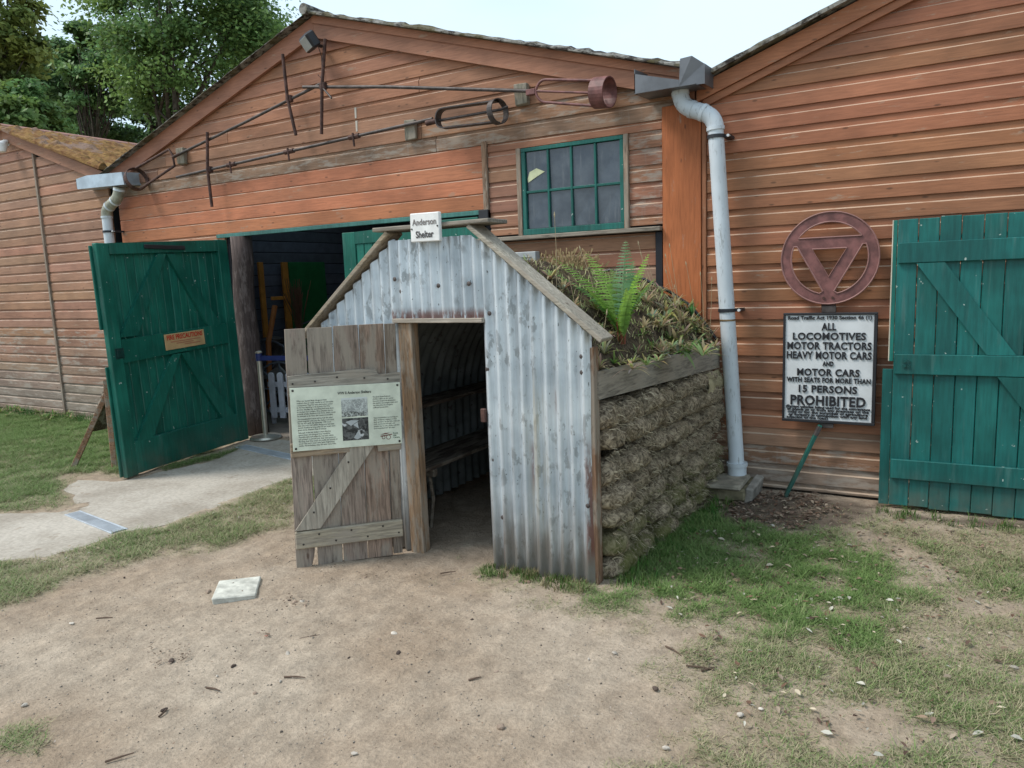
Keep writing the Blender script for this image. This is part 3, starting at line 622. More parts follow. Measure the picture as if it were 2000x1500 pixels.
mb = MB(); mb.tube([(-6.545+0.012*math.sin(i), YW+0.04+0.01*math.cos(i*1.7), z) for i, z in enumerate(np.linspace(0, 2.15, 9))], [0.125, 0.12, 0.118, 0.115, 0.116, 0.113, 0.11, 0.11, 0.112], 14); part('door_post', M['log'], (0.075, 0.055, 0.05), smooth=True)(mb)
for (x, z) in ((-7.27, 3.055), (-4.14, 2.93), (-3.01, 3.06)):
    mb = MB(); mb.cbox(x-0.06, x+0.06, YW-0.055, YW-0.003, z-0.085, z+0.085, 0.006, j=0.006); part('wooden_bracket', M['bare_z'], (0.24, 0.22, 0.17))(mb)

def clear_sheet():
    k = NT('added_clear_roof_sheet'); k.fin((0.7, 0.75, 0.75), 0.3); tr = k.n('ShaderNodeBsdfTransparent'); tr.inputs['Color'].default_value = (0.72, 0.78, 0.78, 1); mx = k.n('ShaderNodeMixShader'); mx.inputs[0].default_value = 0.8
    k.l(k.b.outputs[0], mx.inputs[1]); k.l(tr.outputs[0], mx.inputs[2]); k.l(mx.outputs[0], k.out.inputs['Surface']); return k.m
mb = MB(); mb.prism([(XA, ZA+0.02), (XL-0.15, ZE-0.03), (XL-0.15, ZE-0.036), (XA, ZA+0.014)], 6.2, 8.8); part('added_daylight_sheet', clear_sheet())(mb)  # clear sheet added over the roof gap to brighten the interior
for (xa_, ya_, xb_, yb_) in ((694, 210, 695, 231), (696, 236, 697, 257)):
    p, q = at_y(xa_, ya_, YW-0.003), at_y(xb_, yb_, YW-0.003); mb = MB(); mb.prism([(p[0]-0.012, p[2]), (p[0]+0.012, p[2]), (q[0]+0.009, q[2]), (q[0]-0.009, q[2])], YW-0.005, YW-0.0025); part('paint_streak', M['obj'], (0.52, 0.47, 0.40))(mb)
# ---- right barn --------------------------------------------------
BR = thing('timber_barn', 'brown stained timber barn wall on the right behind the round road sign', 'barn', (1.75, 5.5, 0))
RX0, RXA, RZA, RZE = -1.525, 1.75, 4.03, 2.90
rl = lambda z: RX0 if z < RZE-0.1 else RX0+(RXA-RX0)*(z-RZE+0.10)/(RZA-RZE)
rrx = lambda z: 5.0 if z < RZE-0.1 else 5.0+(RXA-5.0)*(z-RZE+0.10)/(RZA-RZE)
z = 0.062-0.131; i = 0
while z < 3.9:
    z0, z1 = max(z, 0.012), z+0.130; low = z < 0.5
    base = mixc(C_RIGHT, C_GREY, 0.75 if z < 0.15 else (0.35 if z < 0.4 else 0.12 if z < 0.9 else 0.0))
    if z1 > 0.05:
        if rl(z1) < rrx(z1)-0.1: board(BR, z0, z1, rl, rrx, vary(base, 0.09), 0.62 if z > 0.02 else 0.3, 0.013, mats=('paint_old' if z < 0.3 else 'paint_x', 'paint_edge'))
    z += 0.131; i += 1
mb = MB(); mb.cbox(-1.560, -1.528, YW-0.012, YW+0.03, 0.03, 2.86, 0.003); mb.build('corner_batten', M['paint_z'], BR, world=True, color=(0.33, 0.14, 0.07))
slope_board(BR, 'barge_board', RX0-0.06, RZE-0.00, RXA, RZA+0.02, 0.11, YW-0.050, YW-0.014, M['paint_x'], (0.34, 0.135, 0.065))
slope_board(BR, 'barge_board', RXA+0.002, RZA+0.02, 5.1, RZE-0.0, 0.11, YW-0.050, YW-0.014, M['paint_x'], (0.34, 0.135, 0.065))
slope_board(BR, 'barge_strip', RX0-0.02, RZE-0.10, RXA, RZA-0.09, 0.05, YW-0.032, YW-0.011, M['paint_x'], (0.32, 0.13, 0.065))
roof(BR, RXA, RZA+0.03, RX0-0.1, RZE-0.0, YW-0.12, 13.5, M['lichen'], lump=0.006, pitch=0.2); roof(BR, RXA, RZA+0.03, 5.2, RZE, YW-0.12, 13.5, M['lichen'], lump=0.006)
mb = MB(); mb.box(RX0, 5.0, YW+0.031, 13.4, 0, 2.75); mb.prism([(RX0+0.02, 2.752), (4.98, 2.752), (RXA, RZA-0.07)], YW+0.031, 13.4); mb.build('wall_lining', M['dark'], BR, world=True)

# ---- left barn ---------------------------------------------------
BL = thing('timber_barn', 'weathered timber barn with mossy roof at the far left', 'barn', (-10.85, 5.5, 0))
LXA, LZA, LXR, LZE = -10.85, 3.74, -8.72, 3.0
ll = lambda z: -13.0 if z < LZE-0.05 else -13.0+(LXA+13.0)*(z-LZE+0.05)/(LZA-LZE)
lr = lambda z: LXR if z < LZE-0.05 else LXR+(LXA-LXR)*(z-LZE+0.05)/(LZA-LZE)
z = 0.088-0.122
while z < 3.6:
    z0, z1 = max(0.01, z), z+0.121
    for a, b, sh in ((-13.0, -12.30, 0.008), (-12.26, -10.245, 0.0), (-10.205, LXR, 0.012)):
        A_, B_ = (clampx(ll, a, -1), clampx(lr, b, 1)); zz0, zz1 = z0-sh, z1-sh
        if A_(zz1) < B_(zz1)-0.05 and zz0 < 3.7:
            t = 0.85 if z < 0.35 else 0.6 if z < 0.6 else 0.3 if z < 1.0 else 0.12
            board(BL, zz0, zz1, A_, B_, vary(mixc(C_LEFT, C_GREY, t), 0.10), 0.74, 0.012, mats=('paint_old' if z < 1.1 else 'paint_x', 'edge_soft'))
    z += 0.122
for x in (-12.28, -10.225):
    mb = MB(); mb.cbox(x-0.020, x+0.020, YW-0.022, YW+0.02, 0.0, min(lr(9) if 0 else 3.44 if x > -11 else 3.15, 3.6), 0.003); mb.build('batten', M['bare_z'], BL, world=True, color=(0.27, 0.20, 0.155))
slope_board(BL, 'barge_board', LXA+0.002, LZA+0.04, LXR+0.02, LZE+0.03, 0.13, YW-0.045, YW-0.012, M['paint_x'], (0.34, 0.17, 0.105))
slope_board(BL, 'barge_board', LXA, LZA+0.04, -13.0, LZE+0.03, 0.13, YW-0.045, YW-0.012, M['paint_x'], (0.34, 0.17, 0.105))
roof(BL, LXA, LZA+0.06, LXR+0.06, LZE+0.05, YW-0.13, 15.5, M['moss'], lump=0.045, pitch=0.15); roof(BL, LXA, LZA+0.06, -13.1, LZE+0.04, YW-0.13, 15.5, M['moss'], lump=0.045)
mb = MB(); mb.tube([(LXA, YW-0.15, LZA+0.075), (LXA, 15.5, LZA+0.075)], 0.055, 10); mb.build('ridge_cap', plain('terracotta_ridge', (0.36, 0.19, 0.15), 0.85), BL, world=True)
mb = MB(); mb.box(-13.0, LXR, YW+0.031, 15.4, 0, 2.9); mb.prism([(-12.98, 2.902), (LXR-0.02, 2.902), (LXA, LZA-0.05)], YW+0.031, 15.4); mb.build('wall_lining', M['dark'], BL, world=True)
# ================================================================== GUTTERS AND PIPES
def arc_pts(pts, n=5, rad=0.09):
    """polyline with rounded corners"""
    pts = [np.array(p, float) for p in pts]; out = [pts[0]]
    for i in range(1, len(pts)-1):
        a, b, c = pts[i-1], pts[i], pts[i+1]; u = (a-b)/np.linalg.norm(a-b); v = (c-b)/np.linalg.norm(c-b); p, q = b+u*rad, b+v*rad
        for k in range(n+1): t = k/n; out.append(p*(1-t)**2+2*b*t*(1-t)+q*t*t)
    return out+[pts[-1]]
def sheet(mb_, quads, t=0.004):
    for q in quads:
        q = [np.array(p, float) for p in q]; nn = np.cross(q[1]-q[0], q[2]-q[0]); nn = nn/np.linalg.norm(nn)*t; k = len(q)
        mb_.add(list(q)+[p+nn for p in q], [tuple(range(k)), tuple(range(2*k-1, k-1, -1))]+[(i, (i+1) % k, (i+1) % k+k, i+k) for i in range(k)])
g1 = thing('valley_gutter', 'dark grey metal valley gutter end between the two gables', 'gutter', (-1.70, 5.3, 2.8))
mb = MB(); yo, yi = 5.20, 5.60
a, b, c, d = (-1.955, 2.855), (-1.80, 2.815), (-1.52, 2.84), (-1.475, 3.01)
sheet(mb, [[(-1.955, yo, 2.855), (-1.52, yo, 2.855), (-1.52, yi, 2.875), (-1.955, yi, 2.875)],
           [(-1.955, yo, 2.855), (-1.635, yo, 2.855), (-1.635, yo, 2.90), (-1.955, yo, 2.99)][::-1],
           [(-1.955, yo, 2.855), (-1.955, yi, 2.875), (-1.955, yi, 3.05), (-1.955, yo, 3.02)],
           [(-1.635, yo, 2.855), (-1.47, yo+0.03, 2.855), (-1.47, yo+0.03, 2.985), (-1.545, yo, 3.04), (-1.625, yo, 3.035)][::-1],
           [(-1.47, yo+0.03, 2.855), (-1.47, yi, 2.87), (-1.47, yi, 3.0), (-1.47, yo+0.03, 2.985)]], 0.005)
mb.build('trough', M['zinc'], g1, world=True)
mb = MB(); mb.box(-1.90, -1.50, 5.46, 5.485, 2.88, 2.99); mb.build('back_plate', M['zinc'], g1, world=True)
g2 = thing('valley_gutter', 'light grey metal gutter end box below the mossy roof', 'gutter', (-8.55, 5.3, 2.8))
mb = MB(); yo = 5.30
sheet(mb, [[(-9.00, yo, 2.845), (-8.10, yo, 2.815), (-8.10, 5.6, 2.83), (-9.00, 5.6, 2.85)], [(-9.02, yo, 2.85), (-8.10, yo, 2.815), (-8.12, yo, 2.955), (-8.80, yo, 2.985), (-9.02, yo, 2.965)][::-1],
           [(-9.02, yo, 2.85), (-9.02, 5.6, 2.85), (-9.02, 5.6, 2.98), (-9.02, yo, 2.965)], [(-8.10, yo, 2.815), (-8.10, 5.6, 2.83), (-8.10, 5.6, 2.97), (-8.12, yo, 2.955)]], 0.005)
mb.build('trough', plain('bright_zinc', (0.42, 0.49, 0.55), 0.4, 0.4), g2, world=True)

def downpipe(name, label, pts, bot, clips, r, tin):
    t = thing(name, label, 'drainpipe', (float(bot[0]), float(bot[1]), float(bot[2])))
    P = arc_pts(pts, 6, 0.085)
    mb_ = MB(); mb_.tube(P[:-1], r, 18); shade_auto(mb_.build('swan_neck', M['pvc'] if not tin else M[tin], t, world=True))
    mb_ = MB(); mb_.tube([P[-2]-(pts[-1]-pts[-2])*0.004, pts[-1]], r*0.93, 18); shade_auto(mb_.build('pipe', M['pvc'], t, world=True))
    for q in range(len(P)-1):
        if q in (1, 7, 8, 14):
            dirn = (P[q+1]-P[q])/np.linalg.norm(P[q+1]-P[q]); mb_ = MB(); mb_.tube([P[q]-dirn*0.012, P[q]+dirn*0.012], r*1.07, 18); shade_auto(mb_.build('socket_ring', M['pvc'], t, world=True))
    for f in clips:
        c = pts[-2]+(pts[-1]-pts[-2])*f; mb_ = MB(); mb_.tube([c-np.array([0, 0, 0.012]), c+np.array([0, 0, 0.012])], r*1.06, 18); mb_.box(c[0]+r*0.8, c[0]+r*1.6, c[1]+0.0, YW-0.002, c[2]-0.01, c[2]+0.01); cl = mb_.build('pipe_clip', M['black'], t, world=True)
        mb_ = MB(); mb_.tube([(c[0]+r*1.45, c[1]-0.012, c[2]), (c[0]+r*1.45, c[1]+0.02, c[2])], 0.010, 8); mb_.build('bolt', M['white'], cl, world=True)
    return t, P
pp = [at_y(1328, 166, 5.36), at_y(1330, 207, 5.36), at_y(1396, 227, 5.36), at_y(1440, 925, 5.36)]
pt, _ = downpipe('downpipe', 'tall pale grey plastic downpipe beside the turf wall', pp, pp[-1], (0.055, 0.53), 0.058, None)
mb = MB(); b = pp[-1]; mb.tube([b+[-0.002, 0, 0.075], b+[0, 0, -0.03]], 0.066, 18); mb.tube([b+[-0.002, 0, 0.06], b+[-0.002, 0, 0.085]], 0.074, 18); shade_auto(mb.build('bottom_socket', M['pvc'], pt, world=True))
q = pp[-2]+(pp[-1]-pp[-2])*0.555; mb = MB(); mb.tube([q, q+[0, 0, -0.012]], 0.0575, 16); mb.build('wire_tie', plain('brass_wire', (0.25, 0.17, 0.09), 0.5, 0.5), pt, world=True)
pl = [at_y(233, 366, 5.36), at_y(232, 385, 5.36), at_y(207, 410, 5.36), at_y(214, 470, 5.36)]; pl.append(np.array([pl[-1][0], 5.36, 0.06])); pl = [pl[0], pl[1], pl[2], pl[4]]
M['stained_pvc'] = plain('algae_stained_pipe', (0.30, 0.30, 0.24), 0.6, 0, 0.35, 12)
downpipe('downpipe', 'mossy grey downpipe with swan neck above the open green door', pl, pl[-1], (0.10,), 0.060, 'stained_pvc')
# gully block under the tall pipe
gb = thing('gully_block', 'mossy concrete gully block under the tall grey downpipe', 'drain', (-1.30, 5.2, 0))
mb = MB(); mb.cbox(-1.42, -1.13, 5.05, 5.44, 0.0, 0.095, 0.015, j=0.012); mb.build('body', plain('mossy_rubble', (0.16, 0.14, 0.09), 0.95, 0, 0.5, 9, 0.1, 0.6), gb, world=True)
mb = MB(); mb.cbox(-1.45, -1.17, 5.03, 5.37, 0.096, 0.125, 0.008, j=0.008); mb.build('slab', M['obj_rough'], gb, world=True, color=(0.27, 0.24, 0.19))
mb = MB(); mb.cbox(-1.155, -1.09, 5.06, 5.43, 0.0, 0.115, 0.012, j=0.012); mb.build('side_stone', M['obj_rough'], gb, world=True, color=(0.25, 0.23, 0.20))

# ================================================================== GREEN DOORS
GREEN_C = (0.007, 0.112, 0.080)
def strut(mb_, p, q, w, y0, y1, c=0.004, ends=None):
    """flat bar from p to q in the (x, z) plane"""
    p, q = np.array(p, float), np.array(q, float); d = q-p; ln = np.linalg.norm(d); an = math.atan2(d[1], d[0])
    mt = Matrix.Translation((p[0], 0, p[1])) @ Matrix.Rotation(-an, 4, 'Y'); mb_.cbox(0, ln, y0, y1, -w/2, w/2, c, mat=mt); return mb_
A0, B0 = np.array([-6.06, 3.69]), np.array([-6.40, 5.40]); rz = math.atan2(B0[1]-A0[1], B0[0]-A0[0])
D1 = thing('barn_door', 'green framed barn door swung open at the left of the doorway', 'door', (A0[0]+0.03, A0[1], 0.0), rz); D1.rotation_euler = (-0.028, 0, rz)
DW, DH = 1.60, 2.06
def dp_(mb_, name, color=GREEN_C, mat='green', parent=D1): return mb_.build(name, M[mat], parent, color=vary(color, 0.06, 0.02))
for i in range(14):
    a = 0.11+i*0.0985; mb = MB(); mb.cbox(a+0.002, a+0.0965, 0.034, 0.048, 0.10, 1.97, 0.005); dp_(mb, 'infill_board')
mb = MB(); mb.cbox(0, 0.125, 0, 0.05, 0.02, 2.02, 0.005); dp_(mb, 'stile')
mb = MB(); mb.cbox(1.46, DW, 0, 0.05, 0.02, 2.10, 0.005); dp_(mb, 'stile')
mb = MB(); mb.add([(0.125, 0.001, 1.93), (1.46, 0.001, 1.985), (1.46, 0.001, 2.095), (0.125, 0.001, 2.022), (0.125, 0.049, 1.93), (1.46, 0.049, 1.985), (1.46, 0.049, 2.095), (0.125, 0.049, 2.022)], [(0, 1, 2, 3), (4, 7, 6, 5), (0, 4, 5, 1), (3, 2, 6, 7), (0, 3, 7, 4), (1, 5, 6, 2)]); dp_(mb, 'top_rail')
mb = MB(); mb.add([(0.125, 0.001, 1.005), (1.46, 0.001, 1.055), (1.46, 0.001, 1.255), (0.125, 0.001, 1.205), (0.125, 0.049, 1.005), (1.46, 0.049, 1.055), (1.46, 0.049, 1.255), (0.125, 0.049, 1.205)], [(0, 1, 2, 3), (4, 7, 6, 5), (0, 4, 5, 1), (3, 2, 6, 7), (0, 3, 7, 4), (1, 5, 6, 2)]); dp_(mb, 'middle_rail')
mb = MB(); mb.cbox(0.125, 1.46, 0.001, 0.049, 0.03, 0.315, 0.005); dp_(mb, 'bottom_rail')
for za0, za1, xa in ((1.225, 1.945, 0.76), (0.31, 1.02, 0.79)):
    for sx in (-1, 1):
        x0 = xa+sx*0.545; mb = MB(); w = 0.15
        mb.add([(x0-0.09, 0.002, za0), (x0+0.09, 0.002, za0), (xa+sx*0.0+0.085*(1 if sx > 0 else 0)+(-0.0 if sx > 0 else 0.0), 0.002, za1), (xa-0.085*(1 if sx < 0 else 0), 0.002, za1)] if False else
               [(x0-0.095, 0.002, za0), (x0+0.095, 0.002, za0), (xa+(0.10 if sx > 0 else -0.002), 0.002, za1), (xa+(0.002 if sx > 0 else -0.10), 0.002, za1),
                (x0-0.095, 0.033, za0), (x0+0.095, 0.033, za0), (xa+(0.10 if sx > 0 else -0.002), 0.033, za1), (xa+(0.002 if sx > 0 else -0.10), 0.033, za1)],
               [(0, 1, 2, 3), (4, 7, 6, 5), (0, 4, 5, 1), (3, 2, 6, 7), (0, 3, 7, 4), (1, 5, 6, 2)]); dp_(mb, 'brace')
for z0, z1 in ((1.30, 2.0), (0.03, 0.985)):
    mb = MB(); mb.cbox(-0.022, 1.5, 0.0505, 0.066, z0, z1, 0.003); dp_(mb, 'meeting_strip')
mb = MB(); mb.cbox(0.045, 0.135, -0.004, 0.0, 1.045, 1.135, 0.002); mb.cbox(0.06, 0.12, -0.010, -0.0045, 1.06, 1.12, 0.01); dp_(mb, 'latch_plate', (0.003, 0.03, 0.026))
mb = MB(); mb.cbox(0.50, 0.99, -0.016, -0.0005, 1.985, 2.022, 0.004); dp_(mb, 'iron_bar', (0.02, 0.02, 0.024), 'obj')
# second leaf, shut, behind the shelter
D2 = thing('barn_door', 'closed green boarded barn door leaf behind the iron shelter', 'door', (-5.03, 5.465, 0))
for i in range(10):
    a = 0.16+i*0.1; mb = MB(); mb.cbox(a+0.002, a+0.098, 0.010, 0.03, 0.05, 1.98, 0.005); dp_(mb, 'infill_board', parent=D2)
mb = MB(); mb.cbox(0, 0.158, 0, 0.04, 0.03, 2.09, 0.004); dp_(mb, 'stile', parent=D2); mb = MB(); mb.cbox(1.165, 1.55, 0, 0.04, 0.03, 2.13, 0.004); dp_(mb, 'stile', parent=D2)
mb = MB(); mb.add([(0.158, 0.001, 1.98), (1.165, 0.001, 1.98), (1.165, 0.001, 2.12), (0.158, 0.001, 2.09), (0.158, 0.039, 1.98), (1.165, 0.039, 1.98), (1.165, 0.039, 2.12), (0.158, 0.039, 2.09)], [(0, 1, 2, 3), (4, 7, 6, 5), (0, 4, 5, 1), (3, 2, 6, 7), (0, 3, 7, 4), (1, 5, 6, 2)]); dp_(mb, 'top_rail', parent=D2)
mb = MB(); mb.cbox(0.158, 1.165, 0.001, 0.039, 1.0, 1.2, 0.004); mb.cbox(0.158, 1.165, 0.001, 0.039, 0.03, 0.3, 0.004); dp_(mb, 'rail', parent=D2)
# right-hand ledged door folded back against the wall
D3 = thing('barn_door', 'green ledged and braced plank door folded back against the right wall', 'door', (-0.275, 5.30, 0.0), R(1.0))
G3 = (0.008, 0.108, 0.098)
for i in range(14):
    a = i*0.1155; mb = MB(); t = random.uniform(-0.003, 0.003); mb.cbox(a+0.0018, a+0.1137, 0.026+t, 0.050, 0.025+random.uniform(-0.006, 0.006), 1.875+random.uniform(-0.004, 0.004), 0.004); dp_(mb, 'plank', G3, parent=D3)
for z0, z1 in ((1.60, 1.727), (0.900, 1.028), (0.214, 0.342)):
    mb = MB(); mb.cbox(0.008, 1.60, 0.0, 0.0225, z0, z1, 0.004); dp_(mb, 'ledge', G3, parent=D3)
for (xa, zt, zb_) in ((0.11, 1.598, 1.03), (0.565, 0.898, 0.344)):
    mb = MB(); mb.prism([(xa, zt), (xa+0.155, zt), (xa+0.545, zb_), (xa+0.395, zb_)], 0.002, 0.0222); dp_(mb, 'brace', G3, parent=D3)
mb = MB(); mb.cbox(-0.022, -0.001, 0.028, 0.060, 0.98, 1.87, 0.002); dp_(mb, 'meeting_strip', (0.01, 0.16, 0.13), parent=D3)
mb = MB(); mb.cbox(-0.030, -0.0225, 0.030, 0.058, 0.98, 1.87, 0.002); mb.build('bare_edge', M['obj'], D3, color=(0.55, 0.50, 0.40))
mb = MB(); mb.cbox(-0.060, -0.001, 0.052, 0.075, 0.02, 0.925, 0.002); dp_(mb, 'meeting_strip', G3, parent=D3)
for k, (x, z) in enumerate(((0.065, 0.985), (0.085, 0.985), (0.065, 0.955), (0.088, 0.952))):
    mb = MB(); mb.tube([(x, -0.010, z), (x, 0.001, z)], 0.011, 10); dp_(mb, 'bolt_head', (0.004, 0.06, 0.055), parent=D3)
for k in range(6):
    z = 0.25+0.3*k; mb = MB(); mb.cbox(1.52, 1.58, 0.050, 0.19, z, z+0.03, 0.003) if k in (0, 5) else None
    if k in (0, 5): mb.build('hinge', M['iron_dark'], D3)

# fire notice on the left door
FS = thing('fire_notice', 'cream FIRE PRECAUTIONS notice on the open green door', 'sign', (A0[0]+0.03, A0[1], 0.0), rz); FS.rotation_euler = (-0.028, 0, rz)
mt = Matrix.Translation((0.855, 0, 1.142)) @ Matrix.Rotation(R(-1.5), 4, 'Y')
mb = MB(); mb.cbox(-0.255, 0.255, -0.009, -0.003, -0.073, 0.073, 0.002, mat=mt); mb.build('plate', M['obj'], FS, color=(0.50, 0.33, 0.16))
mb = MB(); add_text(mb, 'FIRE PRECAUTIONS', 0, -0.0108, 0.018, 0.062, fit=0.46, offset=0.02, depth=0.001); mb.v = [tuple(mt @ Vector(p)) for p in mb.v]; mb.build('lettering', M['obj'], FS, color=(0.50, 0.02, 0.01))
mb = MB()
for k, (l, r_, zz) in enumerate(((-0.19, 0.20, -0.008), (-0.12, 0.10, -0.026), (-0.02, 0.19, -0.044))): mb.add([tuple(mt @ Vector(p)) for p in ((l, -0.0103, zz), (r_, -0.0103, zz), (r_, -0.0103, zz+0.009), (l, -0.0103, zz+0.009))], [(0, 1, 2, 3)])
mb.build('small_print', M['obj'], FS, color=(0.40, 0.16, 0.09))

# ================================================================== SHELTER
S = thing('iron_shelter', 'corrugated iron air raid shelter with earth covered roof in front of the barn', 'shelter', (-2.45, 3.37, 0))
YF = 3.37; SXL, SXR, SXC = -3.385, -1.515, -2.45
def slope_z(x): return np.minimum(1.865, 1.865-(np.abs(np.asarray(x)-SXC)-0.275)*0.812)
def corr(parent, name, x0, x1, zbot, ztop, y, pitch=0.0705, amp=0.0145, phase=0.0, bend=None, rust=None, stain=None):
    nx = int((x1-x0)/pitch*10)+1; X = np.linspace(x0, x1, nx); nzr = 26; T = np.linspace(0, 1, nzr)
    zt = ztop(X) if callable(ztop) else np.full(nx, ztop); zb0 = zbot(X) if callable(zbot) else np.full(nx, zbot)
    Z = zb0[:, None]+(zt-zb0)[:, None]*T[None]; XX = np.repeat(X[:, None], nzr, 1)
    YY = y-amp*np.sin(2*np.pi*(XX-x0)/pitch+phase)+0.004*fbm(p3(XX, 0, Z), 2.5, 2)
    if bend is not None: YY = YY+bend(XX, Z)
    mb_ = MB(); P = np.stack([XX, YY, Z], -1); mb_.grid(P); Q = P.copy(); Q[..., 1] += 0.0025; mb_.grid(Q[::-1])
    o = mb_.build(name, M['galv'], parent, world=True, smooth=True, fixn=False)
    PP = np.concatenate([P.reshape(-1, 3), Q[::-1].reshape(-1, 3)])
    for nm, fn in (('rust', rust), ('stain', stain)):
        at = o.data.attributes.new(nm, 'FLOAT', 'POINT'); at.data.foreach_set('value', (fn(PP) if fn else np.zeros(len(PP))).astype(np.float32))
    return o
top = lambda x: slope_z(x)-0.022
zg0 = lambda x: 0.0*x+0.0
corr(S, 'front_sheet', SXL, -2.715, lambda x: 0*x+0.01, top, YF, phase=0.8)
corr(S, 'front_sheet', -2.142, SXR, lambda x: -0.012+0*x-0.01*(x+2.1), top, YF, phase=-0.6,
     rust=lambda p: np.clip(sstep(p[:, 0], -1.562, -1.545)*sstep(p[:, 2], 0.10, 0.2)*(1-sstep(p[:, 2], 0.58, 0.85))+0.9*np.exp(-((p[:, 0]+1.868)/0.010)**2)*sstep(p[:, 2], 0.42, 0.55)*(1-sstep(p[:, 2], 0.68, 0.74))+0.7*np.exp(-((p[:, 0]+1.72)/0.008)**2)*sstep(p[:, 2], 0.85, 0.95)*(1-sstep(p[:, 2], 1.0, 1.04))+0.5*np.exp(-((p[:, 0]+2.06)/0.008)**2)*(1-sstep(p[:, 2], 0.26, 0.30)), 0, 1), stain=lambda p: np.exp(-((p[:, 0]+1.83)/0.06)**2)*sstep(p[:, 2], 0.1, 0.4)*(1-sstep(p[:, 2], 0.9, 1.2)))
corr(S, 'front_sheet', -2.742, -2.118, lambda x: 0*x+1.392, lambda x: np.minimum(slope_z(x)-0.03, 1.845), YF-0.017, phase=0.2, rust=lambda p: (1-sstep(p[:, 2], 1.415, 1.46))*1.0)
for (x, z) in ((-1.56, 1.20), (-1.545, 0.43), (-2.06, 0.30), (-2.115, 0.62), (-1.56, 1.12), (-2.09, 1.42), (-2.70, 1.62), (-2.66, 1.55), (-2.40, 1.575), (-2.20, 1.58), (-2.12, 1.12)):
    mb = MB(); mb.lathe([(0.012, 0), (0.013, 0.002), (0.006, 0.005), (0.001, 0.006)], 10); mt = Matrix.Translation((x, YF-0.028 if z > 1.4 and x < -2.13 else YF-0.009, z)) @ Matrix.Rotation(R(90), 4, 'X'); mb.v = [tuple(mt @ Vector(p)) for p in mb.v]; mb.build('bolt', M['iron_dark'], S, world=True)
mb = MB(); mb.cbox(-2.735, -2.125, YF-0.035, YF+0.01, 1.372, 1.397, 0.003); mb.build('lintel', M['bare_x'], S, world=True, color=(0.42, 0.37, 0.31))
mb = MB(); mb.cbox(-2.712, -2.618, YF-0.012, YF+0.055, 0.0, 1.371, 0.004); mb.build('door_jamb', M['bare_z'], S, world=True, color=(0.27, 0.175, 0.105))
mb = MB(); mb.cbox(-2.135, -2.10, YF+0.012, YF+0.06, 0.0, 1.371, 0.004); mb.build('door_jamb', M['bare_z'], S, world=True, color=(0.25, 0.18, 0.12))
for sx in (-1, 1):
    xo = SXC+sx*0.945; mb = MB(); mb.cbox(min(xo, xo-sx*0.05), max(xo, xo-sx*0.05), YF+0.012, YF+0.075, 0.0, 1.245, 0.004); mb.build('corner_post', M['bare_z'], S, world=True, color=(0.24, 0.14, 0.085))
    x0, x1 = SXC+sx*0.262, SXC+sx*1.008; z0, z1 = 1.872, 1.868-(1.008-0.275)*0.812
    an = math.atan2(z1-z0, x1-x0); mt = Matrix.Translation((x0, 0, z0)) @ Matrix.Rotation(-an, 4, 'Y'); ln = math.hypot(x1-x0, z1-z0)
    mb = MB(); yA, yB = YF-0.055, YF+0.085
    if sx > 0: mb.cbox(0, ln, yA, yB, 0.0, 0.026, 0.004, mat=mt, j=0.002)
    else: mb.cbox(0, ln, yA, yB, -0.026, 0.0, 0.004, mat=mt, j=0.002)
    mb.build('verge_board', M['bare_x'], S, world=True, color=(0.40, 0.36, 0.29) if sx > 0 else (0.33, 0.27, 0.19))
mb = MB(); mb.cbox(-2.815, -2.040, YF-0.065, YF+0.13, 1.888, 1.910, 0.004, j=0.002); mb.build('ridge_board', M['bare_x'], S, world=True, color=(0.24, 0.215, 0.18))
# curved inner shell, corrugations running over the arch
arch = [(SXL+0.05, 0.0), (SXL+0.05, 0.75), (SXL+0.08, 1.05), (SXL+0.20, 1.33), (SXL+0.40, 1.56), (SXL+0.65, 1.71), (SXC, 1.76)]
arch = [(SXC+(x-SXC)*0.80, z*0.885) for x, z in arch]
arch = arch+[(2*SXC-x, z) for x, z in arch[-2::-1]]
ap = np.array(arch); tt = np.concatenate([[0], np.cumsum(np.hypot(*np.diff(ap, axis=0).T))]); ts = np.linspace(0, tt[-1], 70); ax = np.interp(ts, tt, ap[:, 0]); az = np.interp(ts, tt, ap[:, 1])
ker = np.ones(7)/7; ax2 = np.convolve(np.pad(ax, 3, 'edge'), ker, 'valid'); az2 = np.convolve(np.pad(az, 3, 'edge'), ker, 'valid')
nxv = np.gradient(az2); nzv = -np.gradient(ax2); nl = np.hypot(nxv, nzv)+1e-9; nxv /= nl; nzv /= nl
vy = np.linspace(YF+0.06, 5.22, int(1.8/0.0765*8)); am = 0.016*np.sin(2*np.pi*vy/0.0765/1.3)
P = np.stack([ax2[:, None]+nxv[:, None]*am, np.repeat(vy[None], 70, 0), az2[:, None]+nzv[:, None]*am], -1)
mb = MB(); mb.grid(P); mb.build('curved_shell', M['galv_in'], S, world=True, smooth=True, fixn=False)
mb = MB(); mb.prism([(float(x), float(z)) for x, z in zip(ax2[::3], az2[::3])], 5.21, 5.24); mb.build('back_sheet', M['galv_in'], S, world=True)
